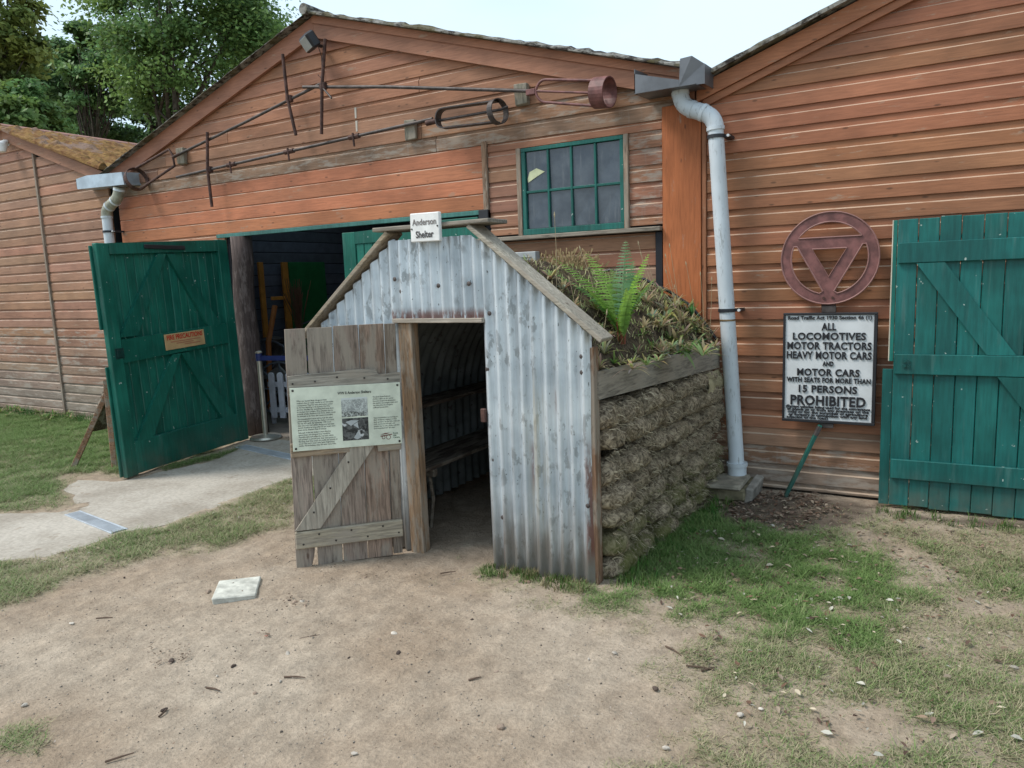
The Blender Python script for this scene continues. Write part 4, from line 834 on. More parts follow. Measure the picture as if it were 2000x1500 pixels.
# benches inside along the left wall
for z, d0, d1 in ((0.40, SXL+0.235, SXL+0.58), (0.78, SXL+0.235, SXL+0.46)):
    bn = thing('bench', 'dim low plank bench inside the iron shelter' if z < 0.5 else 'dim plank shelf above the bench inside the iron shelter', 'bench' if z < 0.5 else 'shelf', ((d0+d1)/2, 4.3, 0 if z < 0.5 else z))
    for k in range(3):
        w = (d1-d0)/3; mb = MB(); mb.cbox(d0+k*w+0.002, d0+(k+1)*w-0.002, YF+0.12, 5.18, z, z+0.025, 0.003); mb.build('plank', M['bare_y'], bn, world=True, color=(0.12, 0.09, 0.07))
    for yy in (3.75, 4.8):
        mb = MB(); mb.cbox(d0, d1, yy, yy+0.04, z-0.05, z-0.001, 0.003); (mb.tube([(d1-0.05, yy+0.02, z-0.05), (d1-0.03, yy+0.02, z*0.5), (d1-0.06, yy+0.02, 0.0)], 0.012, 8) if z < 0.5 else None); mb.build('bearer', M['bare_x'], bn, world=True, color=(0.20, 0.16, 0.12))

# turf walls at both sides
def turf_bag(parent, c, sx_, sy_, sz_, seed, mat='turf'):
    nu, nv = 30, 20; u = np.linspace(0, 2*np.pi, nu, endpoint=False); v = np.linspace(-np.pi/2, np.pi/2, nv); U, V = np.meshgrid(u, v, indexing='ij')
    e = lambda t, p: np.sign(t)*np.abs(t)**p
    x = sx_*e(np.cos(V), 0.75)*e(np.cos(U), 0.7); y = sy_*e(np.cos(V), 0.7)*e(np.sin(U), 0.7); z = sz_*e(np.sin(V), 0.85)
    P_ = np.stack([x, y, z], -1); nrm = P_/(np.linalg.norm(P_, axis=-1, keepdims=True)+1e-6)
    P_ = P_+nrm*(0.022*fbm(P_+seed*3.1, 8, 3)+0.010*fbm(P_+seed, 36, 2))[..., None]
    z_ = P_[..., 2]-0.02*np.abs(P_[..., 1])/sy_; P_[..., 2] = z_; P_ = P_+np.array(c)
    mb_ = MB(); V_ = P_.reshape(-1, 3); mb_.add(V_, [(i*nv+j, ((i+1) % nu)*nv+j, ((i+1) % nu)*nv+j+1, i*nv+j+1) for i in range(nu) for j in range(nv-1)])
    return mb_.build('turf', M[mat], parent, world=True, smooth=True, fixn=False)
fibres = []
for side in (1, -1):
    TW = thing('turf_wall', 'stacked turf rolls forming the shaggy side wall of the iron shelter' if side > 0 else 'stacked turf rolls on the far side of the iron shelter', 'turf wall', (SXC+side*0.95, 4.4, 0))
    for row in range(7):
        zc = 0.055+row*0.135; y = 3.46+(0.0 if row % 2 else -0.02); k = 0
        while y < 5.36:
            ln = random.uniform(0.20, 0.36) if side > 0 else random.uniform(0.35, 0.5)
            if y+ln > 5.36: ln = 5.38-y
            if ln < 0.06: break
            yc = y+ln/2; xo = -1.575+(yc-3.45)*0.045+0.022*(6-row)/6+random.uniform(-0.012, 0.012)
            xc = xo if side > 0 else 2*SXC-xo
            pale = row == 6 and yc > 5.1 and side > 0
            turf_bag(TW, (xc, yc, zc-0.014*math.sin(yc*2.3+row*1.7)+random.uniform(-0.018, 0.018)), 0.125+random.uniform(-0.018, 0.022), ln/2-0.001, 0.0655+random.uniform(-0.006, 0.006), random.random()*50)
            if side > 0:
                nf = int(130*ln/0.3)
                th = rng.uniform(-1.2, 1.2, nf); fy = yc+rng.uniform(-1, 1, nf)*ln*0.52
                fibres.append(np.column_stack([xc+0.125*np.cos(th)**0.6*np.ones(nf), fy, zc+0.08*np.sin(th)*1.05]))
            y += ln; k += 1
fb = np.vstack(fibres); nF = len(fb)
d = np.column_stack([rng.uniform(0.0, 0.6, nF), rng.normal(0, 0.7, nF), rng.normal(-0.55, 0.7, nF)]); d /= np.linalg.norm(d, axis=1, keepdims=True)
ln = rng.uniform(0.015, 0.055, nF)*np.where(rng.random(nF) < 0.06, 2.0, 1.0); w = np.cross(d, [1.0, 0.2, 0.1]); w /= np.linalg.norm(w, axis=1, keepdims=True); w *= rng.uniform(0.0008, 0.0018, nF)[:, None]
mid = fb+d*ln[:, None]*0.5+np.column_stack([rng.uniform(0.004, 0.014, nF), np.zeros(nF), np.zeros(nF)]); end = fb+d*ln[:, None]+np.column_stack([rng.uniform(-0.006, 0.010, nF), np.zeros(nF), -ln*0.35])
V_ = np.stack([fb-w, fb+w, mid+w, mid-w, end+w*0.3, end-w*0.3], 1).reshape(-1, 3); base = np.arange(nF)[:, None]*6
F_ = np.concatenate([base+np.array([0, 1, 2, 3]), base+np.array([3, 2, 4, 5])])
br_ = rng.uniform(0.25, 1.0, nF)**1.6; tint = np.column_stack([0.12+0.50*br_, 0.10+0.43*br_, 0.065+0.31*br_]); low = (fb[:, 2] < 0.35) & (rng.random(nF) < 0.2); tint[low] = np.array([0.13, 0.15, 0.04])*rng.uniform(0.6, 1.3, (low.sum(), 1))
tag(np_mesh('turf_fibres', V_, F_, M['dry'], np.repeat(tint, 6, 0)), 'dry roots and straw hanging off the turf wall', 'straw', kind='stuff')
# torn hessian corner under the board
mb = MB(); U, V = np.meshgrid(np.linspace(0, 1, 14), np.linspace(0, 1, 10), indexing='ij'); P = np.stack([-1.405-0.03*V+0.05*np.sin(V*2.2)+0.012*fbm(p3(U, V), 5, 2), 5.02+0.36*U, 0.895-0.15*V-0.03*np.sin(U*9)*V+0.02*fbm(p3(U, V, 3.0), 6, 2)*V+0.0*U], -1)
mb.grid(P); Q = P.copy(); Q[..., 0] -= 0.006; mb.grid(Q[::-1]); tag(mb.build('torn_sacking', M['obj_rough'], color=(0.36, 0.31, 0.19), smooth=True, fixn=False), 'torn pale sacking flap under the end of the retaining board', 'sacking')
# retaining boards along the sides
for side in (1, -1):
    p0, p1 = (-1.495, 3.42), (-1.395, 5.36)
    if side < 0: p0, p1 = (2*SXC-p0[0], p0[1]), (2*SXC-p1[0], p1[1])
    mb = MB(); t = 0.03
    vsb = []
    for (x, y), (zl, zh) in ((p0, (0.975, 1.118)), (p1, (0.905, 1.065))):
        for xx in (x, x-side*t):
            for z in (zl, zh): vsb.append((xx, y, z))
    mb.add(vsb, [(0, 1, 3, 2), (4, 6, 7, 5), (0, 4, 5, 1), (2, 3, 7, 6), (0, 2, 6, 4), (1, 5, 7, 3)]); mb.build('retaining_board', M['bare_y'], S, world=True, color=(0.25, 0.22, 0.18))
# earth on the roof
nu, nv = 90, 80; U = np.linspace(-1, 1, nu); V = np.linspace(0, 1, nv); UU, VV = np.meshgrid(U, V, indexing='ij')
yy = YF+0.09+(5.40-YF-0.09)*VV; half = 0.925+0.10*VV
xx = SXC+UU*half; ed = np.abs(UU)*half
zf = np.interp(ed, [0, 0.3, 0.45, 0.66, 0.80, 0.93], [1.80, 1.77, 1.67, 1.46, 1.29, 1.10]); zk = np.interp(ed, [0, 0.2, 0.45, 0.70, 0.88, 1.03], [1.62, 1.60, 1.53, 1.41, 1.27, 1.06])
zc = zf+(zk-zf)*VV**0.7
P = np.stack([xx, yy, zc], -1); P[..., 2] += (0.022*fbm(P, 6, 4)+0.010*fbm(P, 25, 2))*np.clip((1-np.abs(UU))*8, 0.15, 1); SOILP = P
mb = MB(); mb.grid(P); sk = P.copy(); sk[..., 2] = np.maximum(0.98, zc-0.18)
def skirt(a, b): k = len(a); mb.add(list(a)+list(b), [(i, i+1, i+1+k, i+k) for i in range(k-1)])
skirt(P[:, 0], sk[:, 0]); skirt(P[:, -1], sk[:, -1]); skirt(P[0], sk[0]); skirt(P[-1], sk[-1])
mb.build('earth_cover', M['soil'], S, world=True, smooth=True, fixn=False)
mb = MB(); lp = [SOILP[i, -1]+np.array([0, 0.012, 0.028]) for i in range(44, nu, 3)]; mb.tube(lp, 0.012, 6); mb.build('liner_edge', M['black'], S, world=True)
def soil_at(x, y):
    v = (y-YF-0.09)/(5.40-YF-0.09); u = (x-SXC)/(0.925+0.10*v); i = int(np.clip((u+1)/2*(nu-1), 0, nu-1)); j = int(np.clip(v*(nv-1), 0, nv-1)); return SOILP[i, j]
mb = MB(); mb.cbox(-2.165, -2.135, YF-0.03, YF-0.006, 0.83, 0.905, 0.004); mb.build('latch', M['iron'], S, world=True)

# plank door of the shelter
hA, hB = np.array([-3.15, 2.86]), np.array([-2.70, 3.33]); rz2 = math.atan2(hB[1]-hA[1], hB[0]-hA[0])
PD = thing('plank_door', 'weathered grey plank door of the shelter standing open', 'door', (hA[0], hA[1], 0), rz2)
cuts_t = [0.035, 0.152, 0.296, 0.439, 0.582, 0.648]; cuts_b = [-0.002, 0.118, 0.265, 0.408, 0.553, 0.612]
for i in range(5):
    g = 0.003; zb_ = [0.0, 0.002, 0.006, 0.004, 0.008][i]; zt = 1.37+random.uniform(-0.006, 0.004); a0, a1, b0, b1 = cuts_t[i]+g, cuts_t[i+1]-g, cuts_b[i]+g, cuts_b[i+1]-g; dy = random.uniform(-0.003, 0.003)
    n = 8; rows = []
    for k in range(n+1):
        t = k/n; z = zb_+(zt-zb_)*t; w = random.uniform(-0.0015, 0.0015); rows.append((b0+(a0-b0)*t+w, b1+(a1-b1)*t-w, z+(random.uniform(-0.008, 0.008) if k in (0,) else 0)))
    if i == 0: rows[0] = (b0, b1-0.03, zb_); rows.insert(1, (b0, b1-0.012, zb_+0.06))
    mb = MB(); nn = len(rows); vsb = []
    for l, r_, z in rows: vsb += [(l+0.003, 0.0+dy, z), (r_-0.003, 0.0+dy, z), (r_, 0.004+dy, z), (r_, 0.024+dy, z), (l, 0.024+dy, z), (l, 0.004+dy, z)]
    fs = [(k*6+q, k*6+(q+1) % 6, (k+1)*6+(q+1) % 6, (k+1)*6+q) for k in range(nn-1) for q in range(6)]+[tuple(range(6)), tuple(range((nn-1)*6+5, (nn-1)*6-1, -1))]
    mb.add(vsb, fs); mb.build('plank', M['bare_z'], PD, color=vary((0.265, 0.21, 0.165) if i != 3 else (0.29, 0.22, 0.165), 0.12))
mb = MB(); mb.add([(0.036, -0.026, 1.000), (0.650, -0.026, 0.99), (0.652, -0.026, 1.092), (0.53, -0.026, 1.088), (0.515, -0.026, 1.118), (0.44, -0.026, 1.125), (0.036, -0.026, 1.112)]+[(0.036, -0.004, 1.000), (0.650, -0.004, 0.99), (0.652, -0.004, 1.092), (0.53, -0.004, 1.088), (0.515, -0.004, 1.118), (0.44, -0.004, 1.125), (0.036, -0.004, 1.112)],
       [(0, 1, 2, 3, 4, 5, 6), (13, 12, 11, 10, 9, 8, 7)]+[(i, (i+1) % 7, (i+1) % 7+7, i+7) for i in range(7)]); mb.build('ledge', M['bare_x'], PD, color=(0.34, 0.31, 0.26))
mb = MB(); mb.cbox(0.022, 0.345, -0.026, -0.004, 0.655, 0.735, 0.004); mb.build('ledge', M['bare_x'], PD, color=(0.33, 0.25, 0.17))
mb = MB(); mb.cbox(0.50, 0.635, -0.026, -0.004, 0.642, 0.735, 0.004); mb.build('ledge', M['bare_x'], PD, color=(0.34, 0.29, 0.22))
mb = MB(); mb.cbox(0.008, 0.617, -0.028, -0.004, 0.122, 0.226, 0.005, j=0.003); mb.build('ledge', M['bare_x'], PD, color=(0.36, 0.31, 0.23))
mb = MB(); mb.prism([(0.012, 0.232), (0.150, 0.232), (0.520, 0.735), (0.385, 0.735)], -0.025, -0.004); mb.build('brace', M['bare_z'], PD, color=(0.36, 0.32, 0.26))
for (x, z) in [(0.05+0.09*k, 0.15+0.05*(k % 2)) for k in range(7)]+[(0.06, 1.07), (0.18, 1.075), (0.30, 1.09), (0.45, 1.075), (0.58, 1.06), (0.12, 0.33), (0.22, 0.46), (0.33, 0.6)]:
    mb = MB(); mb.tube([(x, -0.0305, z), (x, -0.020, z)], 0.0055, 8); mb.build('nail_head', M['screw'], PD)

# information board
IB = thing('information_board', 'pale printed board about WW II Anderson Shelters fixed to the plank door', 'information board', (hA[0], hA[1], 0), rz2)
mt = Matrix.Translation((0.341, -0.034, 0.8645)) @ Matrix.Rotation(R(1.1), 4, 'Y'); BW, BH = 0.605, 0.355
def ib(mb_, name, mat, color=None): mb_.v = [tuple(mt @ Vector(p)) for p in mb_.v]; return mb_.build(name, mat, IB, color=color)
mb = MB(); mb.cbox(-BW/2, BW/2, -0.003, 0.003, -BH/2, BH/2, 0.001); ib(mb, 'panel', M['obj'], (0.62, 0.66, 0.54))
INK = (0.03, 0.035, 0.03); ty = -0.0040
mb = MB(); add_text(mb, 'WW II Anderson Shelters', 0.045, ty, 0.128, 0.0215, fit=0.185, depth=0.0004, offset=0.02); ib(mb, 'heading', M['obj'], INK)
mb = MB()
L1 = ["When war seemed likely, the government", "realised that air raids would be an inevitable", "consequence. They had seen destruction caused", "by German bombing in the Spanish Civil War", "and they decided that something had to be done", "to protect our civilians. One solution was to", "provide simple shelters in kit form, which could", "be erected as far from the house as possible.", "", "The householders were told to bolt the steel", "panels together and bury the shelter and cover", "the top with earth. By September 1939 more", "than one and a half million Andersons had been", "issued. Families earning under £5 per week were", "given these shelters free of charge.", "", "Although Anderson shelters were effective", "against blast and shrapnel they would be", "uncomfortable and unlike the one here, which", "was erected at ground level, they were prone to", "flooding. And they could not muffle the sounds of", "an air raid and it must have been frightening", "inside. Nevertheless, they did save many lives."]
z = 0.100
for s in L1:
    if s: add_text(mb, s, -0.270, ty, z, 0.0118, fit=0.205*len(s)/48, align='LEFT', depth=0.0004)
    z -= 0.0122 if s else 0.004
L2 = ["This photo shows Anderson", "shelters after an air raid in", "Norwich. Despite the devastation", "the shelters are largely intact and", "may have given the occupants", "sufficient protection."]
for i, s in enumerate(L2): add_text(mb, s, 0.145, ty, 0.099-i*0.0122, 0.0118, fit=0.135*len(s)/34, align='LEFT', depth=0.0004)
L3 = ["These householders are working on", "their Anderson shelters in their", "back gardens. In the blitz years air", "raids continued all night and", "people had to stay inside until the", "siren sounded the \"all clear\"."]
for i, s in enumerate(L3): add_text(mb, s, 0.145, ty, -0.022-i*0.0122, 0.0118, fit=0.140*len(s)/34, align='LEFT', depth=0.0004)
ib(mb, 'body_text', M['obj'], INK)
def photo(x0, x1, z0, z1, mat, name='photograph'):
    mb_ = MB(); mb_.add([(x0, -0.0038, z0), (x1, -0.0038, z0), (x1, -0.0038, z1), (x0, -0.0038, z1), (x0, -0.003, z0), (x1, -0.003, z0), (x1, -0.003, z1), (x0, -0.003, z1)], [(0, 1, 2, 3), (0, 4, 5, 1), (1, 5, 6, 2), (2, 6, 7, 3), (3, 7, 4, 0)]); return ib(mb_, name, mat)
photo(-0.030, 0.115, -0.002, 0.106, M['photo_a']); ph = photo(-0.030, 0.115, -0.138, -0.010, M['photo_b'])
mb = MB(); y_ = -0.0042
for poly in ([(-0.012, -0.030), (0.02, -0.022), (0.062, -0.026), (0.018, -0.055)], [(0.03, -0.05), (0.055, -0.035), (0.06, -0.072)], [(0.03, -0.125), (0.055, -0.088), (0.07, -0.125), (0.05, -0.135)]): mb.add([(x, y_, z) for x, z in poly], [tuple(range(len(poly)))])
mb.v = [tuple(mt @ Vector(p)) for p in mb.v]; mb.build('light_patch', M['obj'], ph, color=(0.42, 0.45, 0.45))
mb = MB()
for (cx, r_) in ((0.197, 0.010), (0.225, 0.0135)):
    for k in range(20):
        a0, a1 = 2*math.pi*k/20, 2*math.pi*(k+1)/20; mb.add([(cx+r_*math.cos(a0), ty, -0.135+r_*math.sin(a0)), (cx+r_*math.cos(a1), ty, -0.135+r_*math.sin(a1)), (cx+(r_-0.003)*math.cos(a1), ty, -0.135+(r_-0.003)*math.sin(a1)), (cx+(r_-0.003)*math.cos(a0), ty, -0.135+(r_-0.003)*math.sin(a0))], [(0, 1, 2, 3)])
for poly in ([(0.180, -0.130), (0.245, -0.122), (0.247, -0.117), (0.180, -0.124)], [(0.178, -0.118), (0.215, -0.116), (0.235, -0.110), (0.205, -0.110)]): mb.add([(x, ty, z) for x, z in poly], [(0, 1, 2, 3)])
ib(mb, 'cart_emblem', M['obj'], (0.16, 0.05, 0.035))
mb = MB()
for i, s in enumerate(('Rural', 'Life', 'Centre')): add_text(mb, s, 0.252, ty, -0.118-i*0.0125, 0.0125, align='LEFT', depth=0.0004, offset=0.015)
ib(mb, 'emblem_lettering', M['obj'], (0.03, 0.09, 0.05))
for sx in (-1, 1):
    for sz in (-1, 1):
        mb = MB(); mb.tube([(sx*0.287, -0.006, sz*0.163), (sx*0.287, 0.0, sz*0.163)], 0.0065, 10); ib(mb, 'screw', M['screw'])

# name sign on the ridge board
NS = thing('name_sign', 'small white Anderson Shelter sign on the shelter ridge', 'sign', (-2.425, YF-0.085, 1.812))
mt = Matrix.Rotation(R(0.6), 4, 'Y')
mb = MB(); mb.cbox(-0.096, 0.096, -0.010, 0.016, 0.0, 0.152, 0.004, mat=mt); mb.build('board', objmat('chipped_white_paint', 0.6, 0, 0.08, 20, bump=0.2), NS, color=(0.74, 0.74, 0.72))
mb = MB(); add_text(mb, 'Anderson', 0, -0.0115, 0.089, 0.046, fit=0.158, offset=0.018, depth=0.001); mb.build('lettering', M['obj'], NS, color=(0.20, 0.18, 0.17))
mb = MB(); add_text(mb, 'Shelter', 0, -0.0115, 0.022, 0.05, fit=0.118, offset=0.022, depth=0.001); mb.build('lettering', M['obj'], NS, color=(0.06, 0.055, 0.055))
for x, z in ((-0.084, 0.070), (0.086, 0.078)):
    mb = MB(); mb.tube([(x, -0.0125, z), (x, -0.008, z)], 0.005, 8); mb.build('screw', M['screw'], NS)

# ================================================================== ROAD SIGNS BY THE RIGHT WALL
def plate(mb_, outer, holes, y0, y1):
    """flat plate with holes, outlines in (x, z)"""
    import bmesh
    bm = bmesh.new(); edges = []
    for lp in [outer]+holes:
        vv_ = [bm.verts.new((x, y0, z)) for x, z in lp]; edges += [bm.edges.new((vv_[i], vv_[(i+1) % len(vv_)])) for i in range(len(vv_))]
    bmesh.ops.triangle_fill(bm, use_beauty=True, use_dissolve=False, edges=edges)
    ext = bmesh.ops.extrude_face_region(bm, geom=list(bm.faces)); bmesh.ops.translate(bm, vec=(0, y1-y0, 0), verts=[g for g in ext['geom'] if isinstance(g, bmesh.types.BMVert)])
    bm.verts.index_update(); mb_.add([v.co for v in bm.verts], [tuple(v.index for v in f.verts) for f in bm.faces]); bm.free(); return mb_
circ = lambda r, n=56, a0=0.0: [(r*math.cos(a0+2*math.pi*k/n), r*math.sin(a0+2*math.pi*k/n)) for k in range(n)]
RS = thing('road_sign', 'red cast iron ring sign with a hollow triangle on the right barn wall', 'sign', (-0.683, 5.425, 1.345))
c0 = 0.308
def seg_hole(half_in):
    pass
ri = 0.240
tri = [(-0.222, 0.117+0.010), (0.208, 0.117+0.010), (0.0, -0.262)]
# openings between the ring and the triangle
def arc(a, b, n=14): return [(ri*math.cos(a+(b-a)*k/n), ri*math.sin(a+(b-a)*k/n)) for k in range(n+1)]
top_a = math.asin(0.138/ri); top_hole = arc(top_a, math.pi-top_a)
lh = [(-0.203, 0.085)]+arc(math.pi-math.asin(0.085/ri)+0.0, math.pi+1.335)+[(-0.035, -0.219)]
rh = [(-x, z) for x, z in lh][::-1]
inner = [(-0.108, 0.064), (0.108, 0.064), (0.0, -0.122)]
mb = MB(); plate(mb, circ(c0), [top_hole, lh, rh, inner], -0.006, 0.006); mb.v = [(x, y, z+0.308) for x, y, z in mb.v]; mb.build('disc', M['red_iron'], RS)
def rim(lp, r=0.006):
    q = [np.array([x, -0.008, z+0.308]) for x, z in lp]; q.append(q[0]); q.append(q[1]); m_ = MB(); m_.tube(q, r, 6, cap=False); return m_
for lp in (circ(c0-0.004), top_hole, lh, rh, inner): rim(lp, 0.0055).build('raised_rim', M['obj'], RS, color=(0.25, 0.125, 0.11))
for x in (-0.028, 0.028):
    mb = MB(); mb.tube([(x, -0.014, 0.045), (x, 0, 0.045)], 0.009, 8); mb.build('bolt', M['iron'], RS)
mb = MB(); mb.cbox(-0.045, 0.045, 0.0065, 0.03, -0.05, 0.12, 0.004); mb.build('bracket', M['iron'], RS)
TS = thing('notice_board', 'white PROHIBITED road traffic notice in black frame below the ring sign', 'sign', (-0.673, 5.425, 0.53), R(0.3))
SW, SH = 0.592, 0.760
mb = MB(); mb.cbox(-SW/2+0.012, SW/2-0.012, -0.004, 0.004, 0.012, SH-0.012, 0.001); mb.build('panel', objmat('white_enamel', 0.35, 0, 0.07, 9), TS, color=(0.60, 0.62, 0.63))
for a in ((-SW/2, SW/2, 0, 0.020), (-SW/2, SW/2, SH-0.016, SH), (-SW/2, -SW/2+0.016, 0.020, SH-0.016), (SW/2-0.022, SW/2, 0.020, SH-0.016)):
    mb = MB(); mb.cbox(a[0], a[1], -0.014, 0.012, a[2], a[3], 0.003); mb.build('frame', M['black'], TS)
mb = MB()
rows = [("Road Traffic Act 1930 Section 46 (1)", 0.715, 0.034, 0.545), ("ALL", 0.642, 0.068, 0.095), ("LOCOMOTIVES", 0.578, 0.066, 0.475), ("MOTOR TRACTORS", 0.512, 0.068, 0.550), ("HEAVY MOTOR CARS", 0.447, 0.068, 0.553), ("AND", 0.398, 0.044, 0.072), ("MOTOR CARS", 0.330, 0.066, 0.410), ("WITH SEATS FOR MORE THAN", 0.283, 0.046, 0.550), ("15 PERSONS", 0.213, 0.068, 0.385), ("PROHIBITED", 0.124, 0.092, 0.495),
        ("(Except vehicles being used for the conveyance", 0.100, 0.026, 0.555), ("of goods to or from any premises on the", 0.081, 0.026, 0.54), ("road or for the purposes of agriculture", 0.062, 0.026, 0.53), ("or forestry in connection with any land", 0.043, 0.026, 0.52), ("adjacent to the road)", 0.025, 0.026, 0.27)]
for i, (s, z, sz, ft) in enumerate(rows):
    small = sz < 0.04
    if i == 14: add_text(mb, s, -0.265, -0.008, z, sz, fit=ft, align='LEFT', offset=0.02, depth=0.005)
    else: add_text(mb, s, -0.002, -0.008, z, sz, fit=ft*0.965, offset=0.032 if not small else 0.025, depth=0.006, spacing=1.08 if not small else 1.0)
mb.build('raised_lettering', M['obj'], TS, color=(0.018, 0.018, 0.022))
for z0_, z1_ in ((-0.035, -0.001), (SH+0.001, SH+0.045)):
    mb = MB(); mb.cbox(-0.05, 0.04, -0.004, 0.02, z0_, z1_, 0.003); mb.build('bracket', M['iron_dark'], TS)
ST = thing('green_stake', 'thin green stake leaning under the white notice', 'stake', (-0.92, 5.36, 0))
mb = MB(); mb.tube([(-0.925, 5.34, 0.0), (-0.72, 5.40, 0.51)], 0.0, 4); mb = MB(); p, q = np.array([-0.925, 5.33, 0.0]), np.array([-0.715, 5.412, 0.515]); d = q-p; ln = np.linalg.norm(d)
zx = Vector(d/ln); mt = Matrix.Translation(p) @ zx.to_track_quat('X', 'Z').to_matrix().to_4x4(); mb.cbox(0, ln, -0.017, 0.017, -0.012, 0.012, 0.003, mat=mt); mb.build('bar', M['green'], ST, world=True, color=(0.012, 0.09, 0.07))
mb = MB(); mb.cbox(-0.02+ln-0.06, 0.02+ln-0.03, -0.019, 0.019, -0.014, 0.014, 0.003, mat=mt); mb.build('end_clip', M['iron_dark'], ST, world=True)

# ================================================================== OLD AUGERS ON THE GABLE
YA = 5.425
def W(x, y, Y=YA): return at_y(x, y, Y)
def tube_part(t, name, pts_, r, mat, seg=8): mb_ = MB(); mb_.tube(pts_, r, seg); return shade_auto(mb_.build(name, M[mat], t, world=True), 50)
def hoop(c, axis, r, w, th=0.006, n=28):
    axis = axis/np.linalg.norm(axis); u = np.cross(axis, [0, 0, 1.0]); u /= np.linalg.norm(u); v = np.cross(axis, u); mb_ = MB(); vs_ = []
    for k in range(n):
        t = 2*math.pi*k/n; d = math.cos(t)*u+math.sin(t)*v
        vs_ += [c+d*r-axis*w/2, c+d*r+axis*w/2, c+d*(r-th)+axis*w/2, c+d*(r-th)-axis*w/2]
    mb_.add(vs_, [(k*4+q, k*4+(q+1) % 4, ((k+1) % n)*4+(q+1) % 4, ((k+1) % n)*4+q) for k in range(n) for q in range(4)]); return mb_
def auger(label, rod, handle, hz, group='old augers mounted on the gable'):
    t = thing('hand_auger', label, 'auger', tuple(map(float, rod[0])), 0, group)
    tube_part(t, 'rod', rod, 0.015, 'iron_dark'); tube_part(t, 'cross_handle', handle, 0.016, 'iron')
    c = hz; mb_ = MB(); mb_.cbox(c[0]-0.035, c[0]+0.035, c[1]-0.03, c[1]+0.02, c[2]-0.035, c[2]+0.03, 0.008); mb_.build('collar', M['iron'], t, world=True); return t
# upper left
a0, a1 = W(352, 300), W(626, 164); hm = W(566, 193)
t1 = auger('old iron auger on the left slope with open ring at its lower end', [a0, (a0+a1)/2+[0, 0, -0.008], a1], [W(552, 106, 5.40), hm+[0, -0.03, 0], W(578, 264, 5.40)], hm)
fk = W(335, 308, 5.40); rc = W(266, 350, 5.37); axd = fk-rc
hoop(rc, axd+np.array([0, -0.12, 0]), 0.125, 0.07).build('ring', M['iron'], t1, world=True, smooth=False)
tube_part(t1, 'fork', [rc+[0.02, 0, 0.12], fk+[-0.03, 0, 0.09], fk+[0.02, 0, 0.03], fk+[0.04, 0, -0.09], rc+[0.05, 0, -0.115]], 0.014, 'iron'); tube_part(t1, 'fork_stem', [fk+[0.02, 0, 0.0], a0], 0.017, 'iron')
# upper right, red cage
b0, b1 = W(592, 170, 5.40), W(1046, 178, 5.40); hm = W(632, 168, 5.39)
t2 = auger('old auger with red painted drum cage high on the right of the gable', [b0, b0+(b1-b0)*0.4+[0, 0, 0.014], b1], [W(635, 76, 5.385), hm+[0, -0.02, 0], W(628, 262, 5.385)], hm)
rc = W(1177, 181, 5.34); ax_ = np.array([1.0, -0.12, -0.10]); hoop(rc, ax_, 0.112, 0.12, 0.008).build('drum', M['red_iron'], t2, world=True, smooth=False)
for k in range(2):
    mb = MB(); dv = np.array([[0, 0, 0.09], [0, 0.085, 0.0]][k]); mb.tube([rc-dv+[-0.04, 0, 0], rc+dv+[-0.04, 0, 0]], 0.006, 6); mb.build('spider_bar', M['red_iron'], t2, world=True)
ls = W(1048, 178, 5.36)
tube_part(t2, 'cage_loop', arc_pts([rc+[-0.04, 0, 0.093], ls+[0.04, 0, 0.08], ls+[-0.02, 0, 0.0], ls+[0.03, 0, -0.085], rc+[-0.04, 0, -0.09]], 5, 0.05), 0.011, 'red_iron'); tube_part(t2, 'cage_bar', [ls, rc+[-0.05, 0, 0.005]], 0.009, 'red_iron')
mb = MB(); mb.cbox(ls[0]-0.09, ls[0]-0.01, ls[1]-0.015, ls[1]+0.03, ls[2]-0.022, ls[2]+0.022, 0.004); mb.build('socket', M['red_iron'], t2, world=True)
mb = MB(); p = W(640, 178, 5.37); mb.tube([p+[-0.05, 0, 0.03], p+[0.05, -0.01, -0.07]], 0.010, 7); mb.build('set_pin', M['iron_dark'], t2, world=True)
# long lower auger
c0_, c1_ = W(345, 346), W(992, 208, 5.40); hm = W(410, 331)
lt = lambda x: W(x, 331+(232-331)*(x-410)/(845-410))
t3 = auger('long low auger with dark strap loop above the doorway', [c0_, lt(410), lt(560), lt(700), lt(845)], [W(405, 258, 5.40), hm+[0, -0.03, 0], W(414, 404, 5.40)], hm)
for x in (452, 565, 692):
    mb = MB(); c = lt(x); d = lt(x+5)-lt(x-5); d /= np.linalg.norm(d); mb.tube([c-d*0.06, c+d*0.06], 0.024, 8); mb.tube([c+[0, -0.02, 0.03], c+[0.01, -0.02, -0.09]], 0.010, 6); mb.build('coupling', M['iron'], t3, world=True)
pA, pB = W(850, 236, 5.37), W(972, 218, 5.37); dx = pB-pA; strap = arc_pts([pB+[0, 0, 0.085], pA+[0.03, 0, 0.092], pA+[0.02, 0, -0.075], pB+[0, 0, -0.085]], 7, 0.085)
mb = MB(); vs_ = []
for p in strap: vs_ += [p+[0, -0.042, 0], p+[0, 0.035, 0]]
n = len(strap); inner_ = []
for i, p in enumerate(strap):
    d = strap[min(i+1, n-1)]-strap[max(i-1, 0)]; nn = np.cross(d, [0, 1.0, 0]); nn /= np.linalg.norm(nn); inner_ += [p+[0, -0.042, 0]+nn*0.010, p+[0, 0.035, 0]+nn*0.010]
mb.add(vs_+inner_, [(2*i, 2*i+1, 2*i+3, 2*i+2) for i in range(n-1)]+[(2*n+2*i, 2*n+2*i+2, 2*n+2*i+3, 2*n+2*i+1) for i in range(n-1)]+[(2*i, 2*i+2, 2*n+2*i+2, 2*n+2*i) for i in range(n-1)]+[(2*i+1, 2*n+2*i+1, 2*n+2*i+3, 2*i+3) for i in range(n-1)]); mb.build('strap_loop', M['iron_dark'], t3, world=True)
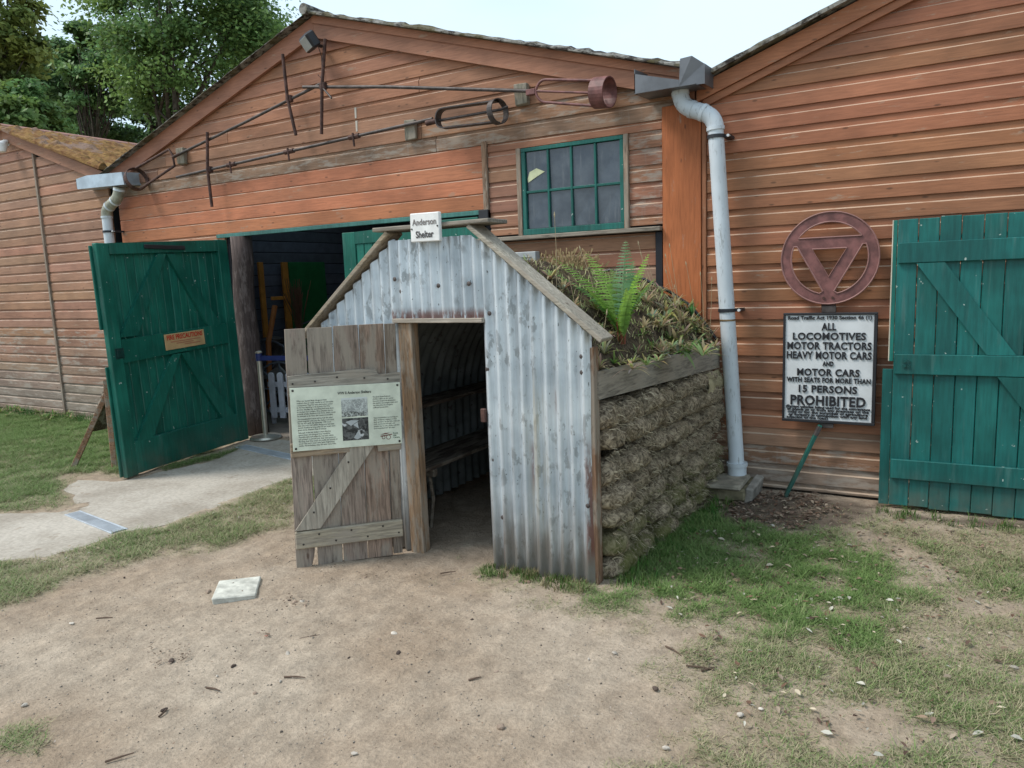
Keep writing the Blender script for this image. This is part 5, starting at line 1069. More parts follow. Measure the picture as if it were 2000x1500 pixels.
hoop(pB+[0.0, 0, 0.0], np.array([1.0, -0.25, 0.05]), 0.10, 0.055, 0.007).build('hoop', M['iron_dark'], t3, world=True); tube_part(t3, 'tip', [pA+[0.0, 0.01, 0], pB+[0.03, 0.0, 0.012], c1_], 0.011, 'iron_dark'); tube_part(t3, 'hub', [pA+[-0.10, 0.01, -0.005], pA+[0.01, 0.01, 0]], 0.024, 'iron')
# floodlight and its cable, cctv camera, vent
FL = thing('floodlight', 'small black floodlight under the gable peak', 'floodlight', tuple(map(float, W(618, 88, 5.46))))
c = W(604, 82, 5.33); mt = Matrix.Translation(c) @ Matrix.Rotation(R(-28), 4, 'Z') @ Matrix.Rotation(R(35), 4, 'X') @ Matrix.Scale(1.3, 4)
mb = MB(); mb.cbox(-0.085, 0.085, -0.03, 0.04, -0.055, 0.055, 0.012, mat=mt); mb.build('housing', M['black'], FL, world=True)
mb = MB(); mb.cbox(-0.068, 0.068, -0.034, -0.0305, -0.042, 0.042, 0.002, mat=mt); mb.build('lens', plain('frosted_lens', (0.35, 0.37, 0.36), 0.2), FL, world=True)
mb = MB(); mb.tube([c+[0.04, 0.03, -0.02], W(626, 90, 5.44), W(628, 90, 5.49)], 0.016, 7); mb.build('arm', M['black'], FL, world=True)
mb = MB(); mb.tube([W(622, 92, 5.47), W(628, 110, 5.485), W(629, 140, 5.485), W(626, 152, 5.47), W(621, 146, 5.46)], 0.004, 6); mb.build('cable', M['black'], FL, world=True)
CC = thing('security_camera', 'white dome security camera under the left barn gable', 'camera', tuple(map(float, W(12, 280, 5.48))))
c = W(2, 283, 5.36); mb = MB(); mb.lathe([(0.001, -0.10), (0.05, -0.085), (0.07, -0.03), (0.072, 0.02), (0.05, 0.045), (0.001, 0.05)], 16, c=c); shade_auto(mb.build('dome', M['white'], CC, world=True))
mb = MB(); mb.tube([c+[0, 0.0, 0.03], W(13, 276, 5.44), W(14, 277, 5.495)], 0.022, 8); mb.build('bracket', M['white'], CC, world=True)
mb = MB(); mb.tube([W(13, 278, 5.478), W(13, 278, 5.494)], 0.05, 12); mb.build('base_plate', M['white'], CC, world=True)
VG = thing('vent_grille', 'grey louvred vent box on the barn wall behind the shelter', 'vent', (-2.92, 5.45, 1.60))
x0, z1 = float(at_y(1047, 490, 5.44)[0]), float(at_y(1040, 491, 5.44)[2])
mb = MB(); mb.cbox(x0-0.24, x0, 5.43, 5.508, z1-0.22, z1, 0.006); mb.build('box', M['obj'], VG, world=True, color=(0.36, 0.38, 0.38))
for k in range(7):
    z = z1-0.04-k*0.022; mb = MB(); mb.cbox(x0-0.20, x0-0.04, 5.420, 5.4295, z-0.006, z, 0.002); mb.build('louvre', M['obj'], VG, world=True, color=(0.25, 0.27, 0.27))

# ================================================================== THINGS BY THE DOORWAY
SN = thing('stanchion', 'brass barrier post with blue belt in the barn doorway', 'barrier post', (-6.20, 5.36, 0.012))
mb = MB(); mb.lathe([(0.16, 0.0), (0.165, 0.012), (0.15, 0.03), (0.06, 0.042), (0.028, 0.05)], 28); shade_auto(mb.build('base', M['steel'], SN))
mb = MB(); mb.lathe([(0.026, 0.048), (0.026, 0.83)], 16); shade_auto(mb.build('pole', M['steel'], SN))
mb = MB(); mb.lathe([(0.034, 0.832), (0.036, 0.90), (0.036, 0.91)], 16); shade_auto(mb.build('belt_head', plain('navy_plastic', (0.012, 0.02, 0.09), 0.5), SN)); mb = MB(); mb.lathe([(0.034, 0.912), (0.036, 0.925), (0.02, 0.935)], 16); shade_auto(mb.build('cap', M['steel'], SN))
mb = MB(); mb.box(0.03, 1.9, 0.18, 0.184, 0.835, 0.885); mb.v = [(x, 0.0+0.35*(x-0.03)/1.87, z-0.03*math.sin((x-0.03)/1.87*math.pi)) if abs(y-0.18) < 1e-6 else (x, 0.004+0.35*(x-0.03)/1.87, z-0.03*math.sin((x-0.03)/1.87*math.pi)) for x, y, z in mb.v]; mb.build('belt', plain('navy_belt', (0.012, 0.022, 0.10), 0.8), SN)
PF = thing('picket_fence', 'low white picket fence panel just inside the barn doorway', 'fence', (-5.9, 6.15, 0.012), R(12))
for k in range(14):
    x = -0.85+k*0.118; mb = MB(); h = 0.60; mb.prism([(x-0.036, 0.08), (x+0.036, 0.08), (x+0.036, h-0.02)]+[(x+0.036*math.cos(a), h-0.02+0.034*math.sin(a)) for a in np.linspace(0.3, math.pi-0.3, 6)]+[(x-0.036, h-0.02)], -0.011, 0.009); mb.build('picket', M['obj'], PF, color=(0.58, 0.60, 0.66))
for z in (0.14, 0.44):
    mb = MB(); mb.cbox(-0.92, 0.76, 0.010, 0.032, z, z+0.06, 0.003); mb.build('rail', M['obj'], PF, color=(0.50, 0.52, 0.57))
for x in (-0.9, 0.74):
    mb = MB(); mb.cbox(x-0.02, x+0.02, 0.034, 0.07, 0.0, 0.5, 0.003); mb.build('post', M['obj'], PF, color=(0.5, 0.52, 0.57))
# easel board behind the open door
EA = thing('easel_board', 'brown wooden easel board standing behind the open green door', 'easel', (-6.75, 4.0, 0))
def bar(t, name, p, q, w, th, mat, color):
    p, q = np.array(p, float), np.array(q, float); d = q-p; ln = np.linalg.norm(d); mt_ = Matrix.Translation(p) @ Vector(d/ln).to_track_quat('X', 'Z').to_matrix().to_4x4(); mb_ = MB(); mb_.cbox(0, ln, -w/2, w/2, -th/2, th/2, 0.003, mat=mt_); return mb_.build(name, M[mat], t, world=True, color=color)
tp = at_y(206, 742, 3.98); l1 = at_z(143, 914); l2 = at_z(224, 916)
bar(EA, 'leg', l1, tp+[-0.01, 0.05, -0.05], 0.03, 0.045, 'bare_x', (0.30, 0.16, 0.09)); bar(EA, 'leg', l2, tp, 0.045, 0.03, 'bare_x', (0.36, 0.19, 0.115)); l3 = l2+np.array([-0.05, 0.62, 0]); bar(EA, 'leg', l3, tp+[0, 0.55, 0], 0.045, 0.03, 'bare_x', (0.33, 0.18, 0.11)); bar(EA, 'leg', l1+[0.0, 0.62, 0], tp+[-0.01, 0.5, -0.05], 0.03, 0.045, 'bare_x', (0.30, 0.16, 0.09))
u = lambda f, dy: l1*(1-f)+(tp+np.array([-0.01, 0, -0.05]))*f+np.array([-0.03, dy, 0])
mb = MB(); a, b, c, d = u(0.42, 0.03), u(0.42, 0.55), u(0.97, 0.55), u(0.97, 0.03); nn = np.array([-0.02, 0, 0.0]); mb.add([a, b, c, d, a+nn, b+nn, c+nn, d+nn], [(0, 1, 2, 3), (7, 6, 5, 4), (0, 4, 5, 1), (1, 5, 6, 2), (2, 6, 7, 3), (3, 7, 4, 0)]); mb.build('panel', M['bare_x'], EA, world=True, color=(0.10, 0.07, 0.045))
# paving slab, channel drains
PV = px_poly([(424, 1178), (510, 1167), (500, 1134), (420, 1147)]); mb = MB(); ctr = PV.mean(0); e1 = PV[1]-PV[0]; an = math.atan2(e1[1], e1[0]); L1_, L2_ = np.linalg.norm(PV[1]-PV[0]), np.linalg.norm(PV[2]-PV[1])
mt = Matrix.Translation((ctr[0], ctr[1], 0.0)) @ Matrix.Rotation(an, 4, 'Z') @ Matrix.Rotation(R(1.5), 4, 'Y'); mb.cbox(-L1_/2, L1_/2, -L2_/2, L2_/2, -0.015, 0.027, 0.005, mat=mt, j=0.003)
tag(mb.build('concrete_block', M['obj_rough'], color=(0.50, 0.49, 0.43)), 'pale flat concrete block lying on the bare earth', 'block')
M['drain'] = plain('galvanised_grating', (0.46, 0.50, 0.54), 0.45, 0.3)
def channel(label, p, q, w):
    p, q = np.array(p), np.array(q); d = q-p; ln = np.linalg.norm(d); an_ = math.atan2(d[1], d[0]); t = thing('channel_drain', label, 'drain', (p[0], p[1], 0.008), an_)
    for s in (-1, 1):
        mb_ = MB(); mb_.cbox(0, ln, s*w/2-0.006, s*w/2+0.006, -0.02, 0.006, 0.002); mb_.build('edge_rail', M['drain'], t)
    mb_ = MB(); mb_.box(0, ln, -w/2+0.007, w/2-0.007, -0.02, -0.001); mb_.build('channel_bed', M['dark'], t)
    n_ = int(ln/0.022); mb_ = MB()
    for k in range(n_): mb_.box(k*0.022+0.002, k*0.022+0.016, -w/2+0.0065, w/2-0.0065, -0.003, 0.004)
    mb_.build('grating', M['drain'], t); return t
channel('grey slotted channel drain across the concrete path', at_z(142, 1004)[:2], at_z(234, 1040)[:2], 0.10)
channel('grey channel drain at the barn threshold', at_z(470, 873)[:2], at_z(585, 898)[:2], 0.12)

# ================================================================== INSIDE THE BARN (seen dimly through the doorway)
IN = thing('panel_rack', 'green board with orange uprights against the dark inner wall of the barn', 'rack', (-8.3, 7.4, 0.012))
def xp(x, y, X=-8.36): return at_x(x, y, X)
a, b = xp(563, 512), xp(634, 520); mb = MB(); mb.cbox(-8.38, -8.355, a[1], b[1], 0.02, a[2], 0.004); mb.build('green_panel', M['obj'], IN, world=True, color=(0.018, 0.15, 0.045))
for x0_, x1_ in ((505, 514), (551, 562)):
    a, b = xp(x0_, 512, -8.33), xp(x1_, 512, -8.33); mb = MB(); mb.cbox(-8.37, -8.33, a[1], b[1], 0.9 if x0_ < 520 else 0.02, a[2], 0.004); mb.build('upright', M['obj'], IN, world=True, color=(0.55, 0.22, 0.04))
a, b = xp(530, 583, -8.31), xp(562, 583, -8.31); mb = MB(); mb.cbox(-8.325, -8.305, a[1], b[1], a[2]-0.025, a[2]+0.025, 0.004); mb.build('crossbar', M['obj'], IN, world=True, color=(0.7, 0.28, 0.05))
BP = thing('wall_boarding', 'dark horizontal boarding on the inner side wall of the barn', 'wall boards', (-8.44, 8.5, 0.012))
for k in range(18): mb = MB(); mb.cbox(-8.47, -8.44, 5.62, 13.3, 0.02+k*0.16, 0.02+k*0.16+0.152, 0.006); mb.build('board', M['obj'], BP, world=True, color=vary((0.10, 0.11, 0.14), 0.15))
BS = thing('besom_broom', 'twiggy besom broom standing upside down inside the barn', 'broom', tuple(map(float, [*at_x(585, 640, -7.75)[:2], 0.012])))
bx, by = BS.location.x, BS.location.y; mb = MB(); mb.tube([(0, 0, 0), (0, 0, 1.1)], 0.016, 8); mb.build('handle', M['bare_z'], BS, color=(0.28, 0.18, 0.10))
mb = MB()
for k in range(60):
    a_ = random.uniform(0, 6.28); r_ = random.uniform(0.02, 0.22); mb.tube([(0.02*math.cos(a_), 0.02*math.sin(a_), 0.95), (r_*0.5*math.cos(a_), r_*0.5*math.sin(a_), 1.25), (r_*math.cos(a_+0.3), r_*math.sin(a_+0.3), 1.45+random.uniform(0, 0.25))], 0.004, 4)
mb.build('twigs', M['obj'], BS, color=(0.16, 0.08, 0.05))
def wheel(label, x, y, X, r, color):
    c_ = at_x(x, y, X); t = thing('cart_wheel', label, 'wheel', (float(c_[0]), float(c_[1]), 0.012)); cz = r+0.0
    h_ = hoop(np.array([0, 0, cz]), np.array([0.35, -1.0, 0.05]), r, 0.03, 0.02, 32); h_.build('rim', M['obj'], t, color=color)
    ax2_ = np.array([0.35, -1.0, 0.05]); ax2_ /= np.linalg.norm(ax2_); u_ = np.cross(ax2_, [0, 0, 1.0]); u_ /= np.linalg.norm(u_); v_ = np.cross(ax2_, u_)
    for k in range(8):
        d_ = math.cos(k*math.pi/4)*u_+math.sin(k*math.pi/4)*v_; mb_ = MB(); mb_.tube([np.array([0, 0, cz]), np.array([0, 0, cz])+d_*(r-0.015)], 0.01, 6); mb_.build('spoke', M['obj'], t, color=color)
    mb_ = MB(); mb_.tube([np.array([0, 0, cz])-ax2_*0.05, np.array([0, 0, cz])+ax2_*0.05], 0.035, 10); mb_.build('hub', M['obj'], t, color=color)
wheel('pale iron wheel low behind the picket fence inside the barn', 548, 760, -7.1, 0.34, (0.17, 0.19, 0.22)); wheel('dark spoked wheel left inside the barn beside the log post', 516, 690, -7.7, 0.46, (0.12, 0.13, 0.16)); wheel('grey spoked wheel below the green board inside the barn', 615, 620, -7.9, 0.55, (0.14, 0.15, 0.18))
CH = thing('milk_churn', 'dull metal churn among the machinery inside the barn', 'churn', (-7.85, float(at_x(533, 640, -7.85)[1]), 0.012)); mb = MB(); mb.lathe([(0.17, 0), (0.17, 0.55), (0.10, 0.72), (0.10, 0.80), (0.13, 0.86)], 20); shade_auto(mb.build('body', M['iron_dark'], CH)); mb = MB(); mb.lathe([(0.12, 0.865), (0.12, 0.90), (0.05, 0.93)], 20); shade_auto(mb.build('lid', M['iron_dark'], CH))
PL = thing('plough', 'old plough frame with orange shaft inside the barn', 'plough', (-7.35, float(at_x(520, 700, -7.35)[1]), 0.012))
mb = MB(); mb.tube([(0, 0, 0.05), (-0.05, 0.1, 0.9), (-0.10, 0.3, 1.35)], 0.035, 8); mb.build('shaft', M['obj'], PL, color=(0.42, 0.15, 0.04)); mb = MB(); mb.prism([(-0.15, 0.45), (0.45, 0.42), (0.2, 0.62)], 0.0, 0.03); mb.build('blade', M['obj'], PL, color=(0.25, 0.24, 0.22)); mb = MB(); mb.tube([(-0.3, 0.05, 0.3), (0.7, 0.1, 0.35)], 0.03, 8); mb.build('beam', M['iron_dark'], PL)

# ================================================================== PLANTS ON THE SHELTER ROOF
def frond_geo(base, dirn, length, lean, npin, wid, hue):
    """fern frond: rachis with paired toothed leaflets; returns verts, quads, tints"""
    V, F, T = [], [], []; d = np.array([math.cos(dirn), math.sin(dirn), 0.0]); pts_ = []
    cv = random.uniform(-0.25, 0.25); sd_ = np.cross(d, [0, 0, 1.0])
    for k in range(npin+1):
        t = k/npin; pts_.append(base+d*(length*lean*t**1.7)+sd_*(cv*length*t*t)+np.array([0, 0, length*(t*0.98-0.22*lean*t*t)]))
    side = np.cross(d, [0, 0, 1.0])
    for k in range(npin):
        p, q = pts_[k], pts_[k+1]; t = k/npin; tang = (q-p)/np.linalg.norm(q-p)
        o = len(V); w = 0.0022*(1-t*0.7); V += [p-side*w, p+side*w, q+side*w, q-side*w]; F.append((o, o+1, o+2, o+3)); c_ = np.array([0.12, 0.10, 0.03]) if t < 0.3 else np.array([0.10, 0.17, 0.03]); T += [c_]*4
        if t < 0.12: continue
        ll_ = wid*math.sin(min(1.0, (t-0.08)*1.9)*math.pi/2)*(1-t)**0.62
        for sg in (-1, 1):
            e = (side*sg*0.92+tang*0.38+np.array([0, 0, -0.18+random.uniform(-0.12, 0.12)])); e /= np.linalg.norm(e); nrm = np.cross(e, tang); wl = 0.0062*(0.6+0.6*(1-t)); tint = np.array(hue)*random.uniform(0.7, 1.25); tint = tint*(1-0.5*max(0, t-0.75)*2)+np.array([0.30, 0.24, 0.10])*(max(0, t-0.75)*1.2); m_ = 5
            prev = None
            for j in range(m_+1):
                f = j/m_; cpt = p+e*ll_*f+np.array([0, 0, -0.10*ll_*f*f]); ww = 2.0*wl*(1-f)**0.6*(1.0 if j % 2 == 0 else 0.55); o = len(V); V += [cpt-tang*ww, cpt+tang*ww]; T += [tint]*2
                if j: F.append((o-2, o-1, o+1, o))
    return V, F, T
def plant(name, label, cat, loc, geos, group=None, mat='leaf', part_name='fronds'):
    t = thing(name, label, cat, tuple(map(float, loc)), 0, group); V, F, T = [], [], []
    for v, f, c in geos: o = len(V); V += [np.array(p)-np.array(loc) for p in v]; F += [tuple(i+o for i in q) for q in f]; T += list(c)
    np_mesh(part_name, np.array(V), np.array(F), M[mat], np.array(T), parent=t); return t
def soil_px(x, y):
    """first hit of the view ray with the earth cover"""
    r = ray(x, y); best = None
    for t in np.arange(3.2, 6.5, 0.01):
        p = np.array([0, 0, CAM_H])+r*t
        if YF+0.1 < p[1] < 5.39 and p[2] <= soil_at(p[0], p[1])[2]: best = p; break
    if best is None:
        p = at_y(x, y, 5.2); best = soil_at(float(np.clip(p[0], -3.2, -1.5)), 5.2)
    return best
fb0 = soil_px(1215, 665)
FRN = plant('fern', 'tall bright green fern growing on the shelter roof', 'fern', fb0, [frond_geo(fb0+np.array([random.uniform(-0.02, 0.02), random.uniform(-0.02, 0.02), -0.01]), a, l*1.06*random.uniform(0.85, 1.1), ln_*random.uniform(0.8, 1.3), 32, 0.10*l/0.5, (h[0]*2.1, h[1]*1.55, h[2]*1.6)) for a, l, ln_, h in
     ((2.7, 0.58, 0.75, (0.085, 0.22, 0.035)), (2.2, 0.60, 0.60, (0.10, 0.24, 0.04)), (1.7, 0.62, 0.35, (0.05, 0.15, 0.06)), (0.9, 0.58, 0.36, (0.10, 0.25, 0.03)), (3.3, 0.52, 0.85, (0.07, 0.20, 0.05)), (0.3, 0.36, 0.55, (0.06, 0.16, 0.06)), (-0.7, 0.34, 0.6, (0.11, 0.26, 0.04)), (4.2, 0.40, 0.65, (0.10, 0.24, 0.04)), (1.3, 0.52, 0.42, (0.055, 0.17, 0.06)), (5.2, 0.30, 0.7, (0.09, 0.22, 0.05)), (2.45, 0.46, 0.8, (0.10, 0.24, 0.04)), (2.0, 0.50, 0.5, (0.08, 0.21, 0.05)), (1.0, 0.44, 0.55, (0.10, 0.24, 0.04)), (3.0, 0.40, 0.7, (0.09, 0.22, 0.05)))])
mb = MB()
for k in range(14): a_ = random.uniform(0, 6.28); mb.tube([(0.02*math.cos(a_), 0.02*math.sin(a_), -0.02), (0.03*math.cos(a_), 0.03*math.sin(a_), 0.09+random.uniform(0, 0.04))], 0.003, 4)
mb.build('old_stems', M['obj'], FRN, color=(0.20, 0.06, 0.03))
sf = soil_px(1352, 620); plant('fern', 'small fern sprig at the back right edge of the shelter roof', 'fern', sf, [frond_geo(sf, a, 0.13, 0.4, 12, 0.035, (0.07, 0.24, 0.05)) for a in (0.4, 2.0, 3.6)])
def leaf_blade(base, dirn, ln_, wid, lift, hue, droop=1.0):
    d = np.array([math.cos(dirn), math.sin(dirn), 0.0]); side = np.cross(d, [0, 0, 1.0]); V, F, T = [], [], []; n_ = 5
    for k in range(n_+1):
        t = k/n_; w = wid*math.sin(min(1, 0.12+t*0.95)*math.pi)**0.7*(1 if k < n_ else 0.1); c_ = base+d*ln_*t*math.cos(lift)+np.array([0, 0, ln_*(math.sin(lift)*t-0.45*droop*t*t)]); V += [c_-side*w, c_+side*w+np.array([0, 0, 0.0])]; T += [np.array(hue)*(0.85+0.3*t)]*2
        if k: o = len(V)-4; F.append((o, o+1, o+3, o+2))
    return V, F, T
def rosette(p, kind, sc):
    n_ = random.randint(14, 24); out = []
    for k in range(n_):
        h = {'green': (0.19, 0.28, 0.085), 'pale': (0.40, 0.40, 0.20), 'dry': (0.46, 0.38, 0.24), 'blue': (0.23, 0.32, 0.19)}[kind]
        h = tuple(x*random.uniform(0.7, 1.3) for x in h)
        if random.random() < 0.25: h = (0.42, 0.35, 0.21)
        out.append(leaf_blade(p+np.array([0, 0, -0.004]), random.uniform(0, 6.28), sc*random.uniform(0.6, 1.15), sc*random.uniform(0.035, 0.062), random.uniform(0.3, 1.2), h, random.uniform(0.5, 1.4)))
    return out
ros = [(1120, 600, 'pale', .07), (1165, 605, 'green', .06), (1180, 690, 'pale', .09), (1200, 710, 'green', .06), (1245, 690, 'pale', .07), (1255, 655, 'green', .06), (1262, 712, 'green', .06), (1275, 620, 'blue', .08), (1290, 640, 'dry', .09), (1300, 610, 'pale', .10), (1310, 660, 'green', .10), (1322, 675, 'green', .12), (1335, 655, 'pale', .10), (1345, 690, 'green', .10), (1360, 670, 'blue', .09), (1375, 690, 'green', .08), (1385, 665, 'dry', .08), (1305, 690, 'pale', .09), (1330, 630, 'pale', .10), (1355, 640, 'pale', .08), (1250, 570, 'dry', .09), (1262, 590, 'dry', .09), (1100, 565, 'dry', .08), (1075, 545, 'dry', .08), (1130, 660, 'pale', .05), (1285, 705, 'pale', .06), (1235, 720, 'dry', .06), (1170, 720, 'dry', .07), (1395, 680, 'dry', .06), (1292, 570, 'dry', .08), (1225, 545, 'dry', .07), (1320, 590, 'dry', .08), (1345, 610, 'pale', .09), (1190, 655, 'dry', .05), (1365, 650, 'pale', .08)]
ros += [(random.uniform(1255, 1400), random.uniform(590, 700), random.choice(['pale', 'pale', 'green', 'dry', 'blue']), random.uniform(.05, .09)) for _ in range(26)]+[(random.uniform(1100, 1250), random.uniform(560, 715), random.choice(['pale', 'dry', 'green']), random.uniform(.035, .055)) for _ in range(14)]
for i, (x, y, k, sc) in enumerate(ros):
    p = soil_px(x, y); plant('weed_rosette', {'pale': 'pale yellow green weed rosette', 'dry': 'straw coloured dying weed rosette', 'green': 'fresh green weed rosette', 'blue': 'grey green weed rosette'}[k]+' in the earth of the shelter roof', 'weed', p, rosette(p, k, sc*1.9), 'weeds on the shelter roof', part_name='leaves')
p = soil_px(1325, 690); plant('weed_rosette', 'large trailing grey green weed hanging over the retaining board', 'weed', p, rosette(p, 'blue', 0.17)+rosette(p, 'green', 0.14)+[leaf_blade(p+np.array([0.02, -0.03, 0.02]), -0.7, 0.16, 0.014, 0.1, (0.20, 0.27, 0.12), 1.6)], part_name='leaves')
# tall dry stalks
for i, (x, y, x2, y2) in enumerate(((1087, 580, 1083, 420), (1170, 600, 1133, 485), (1330, 640, 1308, 480), (1332, 650, 1300, 500), (1322, 620, 1301, 530), (1360, 640, 1340, 515), (1375, 650, 1368, 535), (1270, 590, 1247, 475), (1285, 600, 1252, 495), (1290, 600, 1262, 505), (1385, 660, 1390, 545), (1125, 620, 1112, 545), (1345, 660, 1318, 560), (1168, 690, 1185, 610))):
    p = soil_px(x, y); q = at_y(x2, y2, p[1]); t = thing('dry_stalk', 'thin dry seed stalk rising from the shelter roof', 'stalk', tuple(map(float, p)), 0, 'dry stalks on the shelter roof')
    mb = MB(); m_ = (p+q)/2+np.array([0.006, 0, 0.0]); mb.tube([p-[0, 0, 0.01], m_, q], [0.0020, 0.0016, 0.0011], 5); mb.build('stem', M['obj'], t, world=True, color=(0.34, 0.27, 0.16)); mb = MB(); mb.tube([q-[0, 0, 0.012], q, q+(q-m_)/np.linalg.norm(q-m_)*0.018], [0.002, 0.0042, 0.001], 6); mb.build('seed_head', M['obj'], t, world=True, color=(0.38, 0.31, 0.19))
# dry wispy clump behind the verge
V, F, T = [], [], []
for k in range(420):
    p = soil_at(random.uniform(-2.75, -2.30), random.uniform(4.9, 5.36)); d = np.array([random.gauss(0, 0.5), random.gauss(0, 0.4), random.uniform(0.5, 1.2)]); ln_ = random.uniform(0.06, 0.19); d = d/np.linalg.norm(d)*ln_; w = np.array([0.0011, 0.0005, 0]); o = len(V); c_ = np.array([0.34, 0.25, 0.13])*random.uniform(0.6, 1.2); V += [p-w, p+w, p+d*0.6+w, p+d*0.6-w, p+d+[0.01, 0, -0.01], p+d*0.98]; F += [(o, o+1, o+2, o+3), (o+3, o+2, o+4, o+5)]; T += [c_]*6
for k in range(1500):      # straw and dead bits lying on the soil
    i, j = random.randint(44, nu-2), random.randint(0, nv-1); p = SOILP[i, j]+np.array([0, 0, 0.006]); a_ = random.uniform(0, 6.28); d = np.array([math.cos(a_)*0.8, math.sin(a_), random.uniform(-0.4, 0.5)])*random.uniform(0.01, 0.045); w = np.array([-math.sin(a_), math.cos(a_), 0])*random.uniform(0.0008, 0.004); o = len(V); c_ = np.array(random.choice([(0.30, 0.24, 0.15), (0.20, 0.15, 0.09), (0.14, 0.15, 0.05), (0.40, 0.34, 0.24), (0.12, 0.08, 0.05)]))*random.uniform(0.7, 1.2); V += [p-w, p+w, p+d*0.5+w*0.8+[0, 0, 0.004], p+d*0.5-w*0.8+[0, 0, 0.004], p+d+w*0.2, p+d-w*0.2]; F += [(o, o+1, o+2, o+3), (o+3, o+2, o+4, o+5)]; T += [c_]*6
for k in range(2600):
    i, j = random.randint(50, nu-2), random.randint(6, nv-1)
    if random.random() > 0.15+0.85*sstep(np.array([(i-50)/38*0.6+(j/nv)*0.6]), 0.25, 0.8)[0]: continue
    p = SOILP[i, j]+np.array([random.uniform(-0.012, 0.012), random.uniform(-0.012, 0.012), -0.003]); a_ = random.uniform(0, 6.28); hh = random.uniform(0.02, 0.065); d = np.array([math.cos(a_)*hh*random.uniform(0.3, 1.0), math.sin(a_)*hh*random.uniform(0.3, 1.0), hh]); w = np.array([-math.sin(a_), math.cos(a_), 0])*random.uniform(0.0012, 0.0032); o = len(V); c_ = np.array(random.choice([(0.30, 0.34, 0.14), (0.22, 0.30, 0.10), (0.42, 0.36, 0.22), (0.36, 0.37, 0.19)]))*random.uniform(0.75, 1.2); V += [p-w, p+w, p+d*0.6+w*0.9, p+d*0.6-w*0.9, p+d+[0, 0, -0.01], p+d*0.99+[0, 0, -0.01]]; F += [(o, o+1, o+2, o+3), (o+3, o+2, o+4, o+5)]; T += [c_]*6
tag(np_mesh('straw_litter', np.array(V), np.array(F), M['dry'], np.array(T)), 'dead straw and wispy dry grass on the shelter roof', 'straw', kind='stuff')

# ================================================================== GRASS, LEAF LITTER, STONES
def blades(N, X0, X1, Y0, Y1, hmin, hmax, dens_scale=1.0, name='grass', label=''):
    P = np.column_stack([rng.uniform(X0, X1, N), rng.uniform(Y0, Y1, N)])
    # only what lies in or just beside the view
    rel = np.column_stack([P, np.full(N, -CAM_H)]); zc_ = rel@_f; keep = (zc_ > 0.3) & (np.abs(rel@_rr/np.maximum(zc_, 1e-3)) < 1.3); P = P[keep]
    g_, gr2, hu_, dc, n1_, n2_ = zones(P); k = rng.random(len(P)) < np.clip(g_, 0, 1)**1.35*dens_scale; P = P[k]; g_ = g_[k]; gr2 = gr2[k]; n1_ = n1_[k]; n = len(P)
    z = ground_z(P[:, 0], P[:, 1]); B_ = np.column_stack([P, z-0.002]); a = rng.uniform(0, 2*np.pi, n); h = rng.uniform(hmin, hmax, n)*(0.45+0.55*g_)*(0.7+0.5*gr2)*np.where(rng.random(n) < 0.06, 1.6, 1); ben = rng.uniform(0.7, 2.8, n)*h
    d = np.column_stack([np.cos(a), np.sin(a), np.zeros(n)]); s_ = np.column_stack([-np.sin(a), np.cos(a), np.zeros(n)])*(rng.uniform(0.0011, 0.0021, n))[:, None]
    up = np.array([0, 0, 1.0]); m_ = B_+d*(ben*0.35)[:, None]+up*(h*0.66)[:, None]; e = B_+d*ben[:, None]+up*(h*0.92)[:, None]
    V_ = np.stack([B_-s_, B_+s_, e+s_*0.35, e-s_*0.35], 1).reshape(-1, 3); b = np.arange(n)[:, None]*4; F_ = b+np.array([0, 1, 2, 3])
    gn = np.clip(gr2+rng.normal(0, 0.26, n)+0.14*n1_, 0, 1)[:, None]; green = np.array([0.095, 0.172, 0.048])+rng.random((n, 1))*np.array([0.100, 0.115, 0.045]); straw = np.array([0.29, 0.26, 0.165])+rng.random((n, 1))*np.array([0.14, 0.11, 0.07]); t = sstep(gn, 0.12, 0.80); c_ = straw*(1-t)+green*t
    return tag(np_mesh(name, V_, F_, M['blade'], np.repeat(c_, 4, 0)), label, 'grass', kind='stuff')
blades(1500000, -3.4, 5.0, 0.9, 5.42, 0.011, 0.034, 1.0, 'grass', 'worn patchy lawn grass right of the shelter')
blades(900000, -13.5, -3.2, 1.2, 5.42, 0.012, 0.036, 1.0, 'grass', 'short lawn grass left of the shelter and along the path')
# longer tufts at the foot of the front sheet and the walls
V, F, T = [], [], []
def tuft(x, y, n_, r_, h_, hue):
    for k in range(n_):
        a_ = random.uniform(0, 6.28); rr = r_*math.sqrt(random.random()); p = np.array([x+rr*math.cos(a_), y+rr*math.sin(a_), 0.0]); b_ = random.uniform(0, 6.28); hh = h_*random.uniform(0.4, 1.1); d = np.array([math.cos(b_), math.sin(b_), 0])*hh*random.uniform(0.2, 0.9); w = np.array([-math.sin(b_), math.cos(b_), 0])*0.0018; m_ = p+d*0.35+[0, 0, hh*0.6]; e = p+d+[0, 0, hh]; o = len(V); c_ = np.array(hue)*random.uniform(0.6, 1.4); V.extend([p-w, p+w, m_+w*0.8, m_-w*0.8, e+w*0.1, e-w*0.1]); F.extend([(o, o+1, o+2, o+3), (o+3, o+2, o+4, o+5)]); T.extend([c_]*6)
for k in range(60): tuft(random.uniform(-2.15, -1.5), YF-0.02-random.random()**2*0.12, 16, 0.03, 0.05, random.choice([(0.10, 0.15, 0.04), (0.22, 0.19, 0.10), (0.07, 0.13, 0.03)]))
for k in range(110): yy_ = random.uniform(3.4, 5.2); tuft(-1.42+(yy_-3.4)*0.05+random.random()**2*0.18, yy_, 13, 0.035, 0.06, random.choice([(0.05, 0.15, 0.03), (0.07, 0.17, 0.03), (0.12, 0.17, 0.05)]))
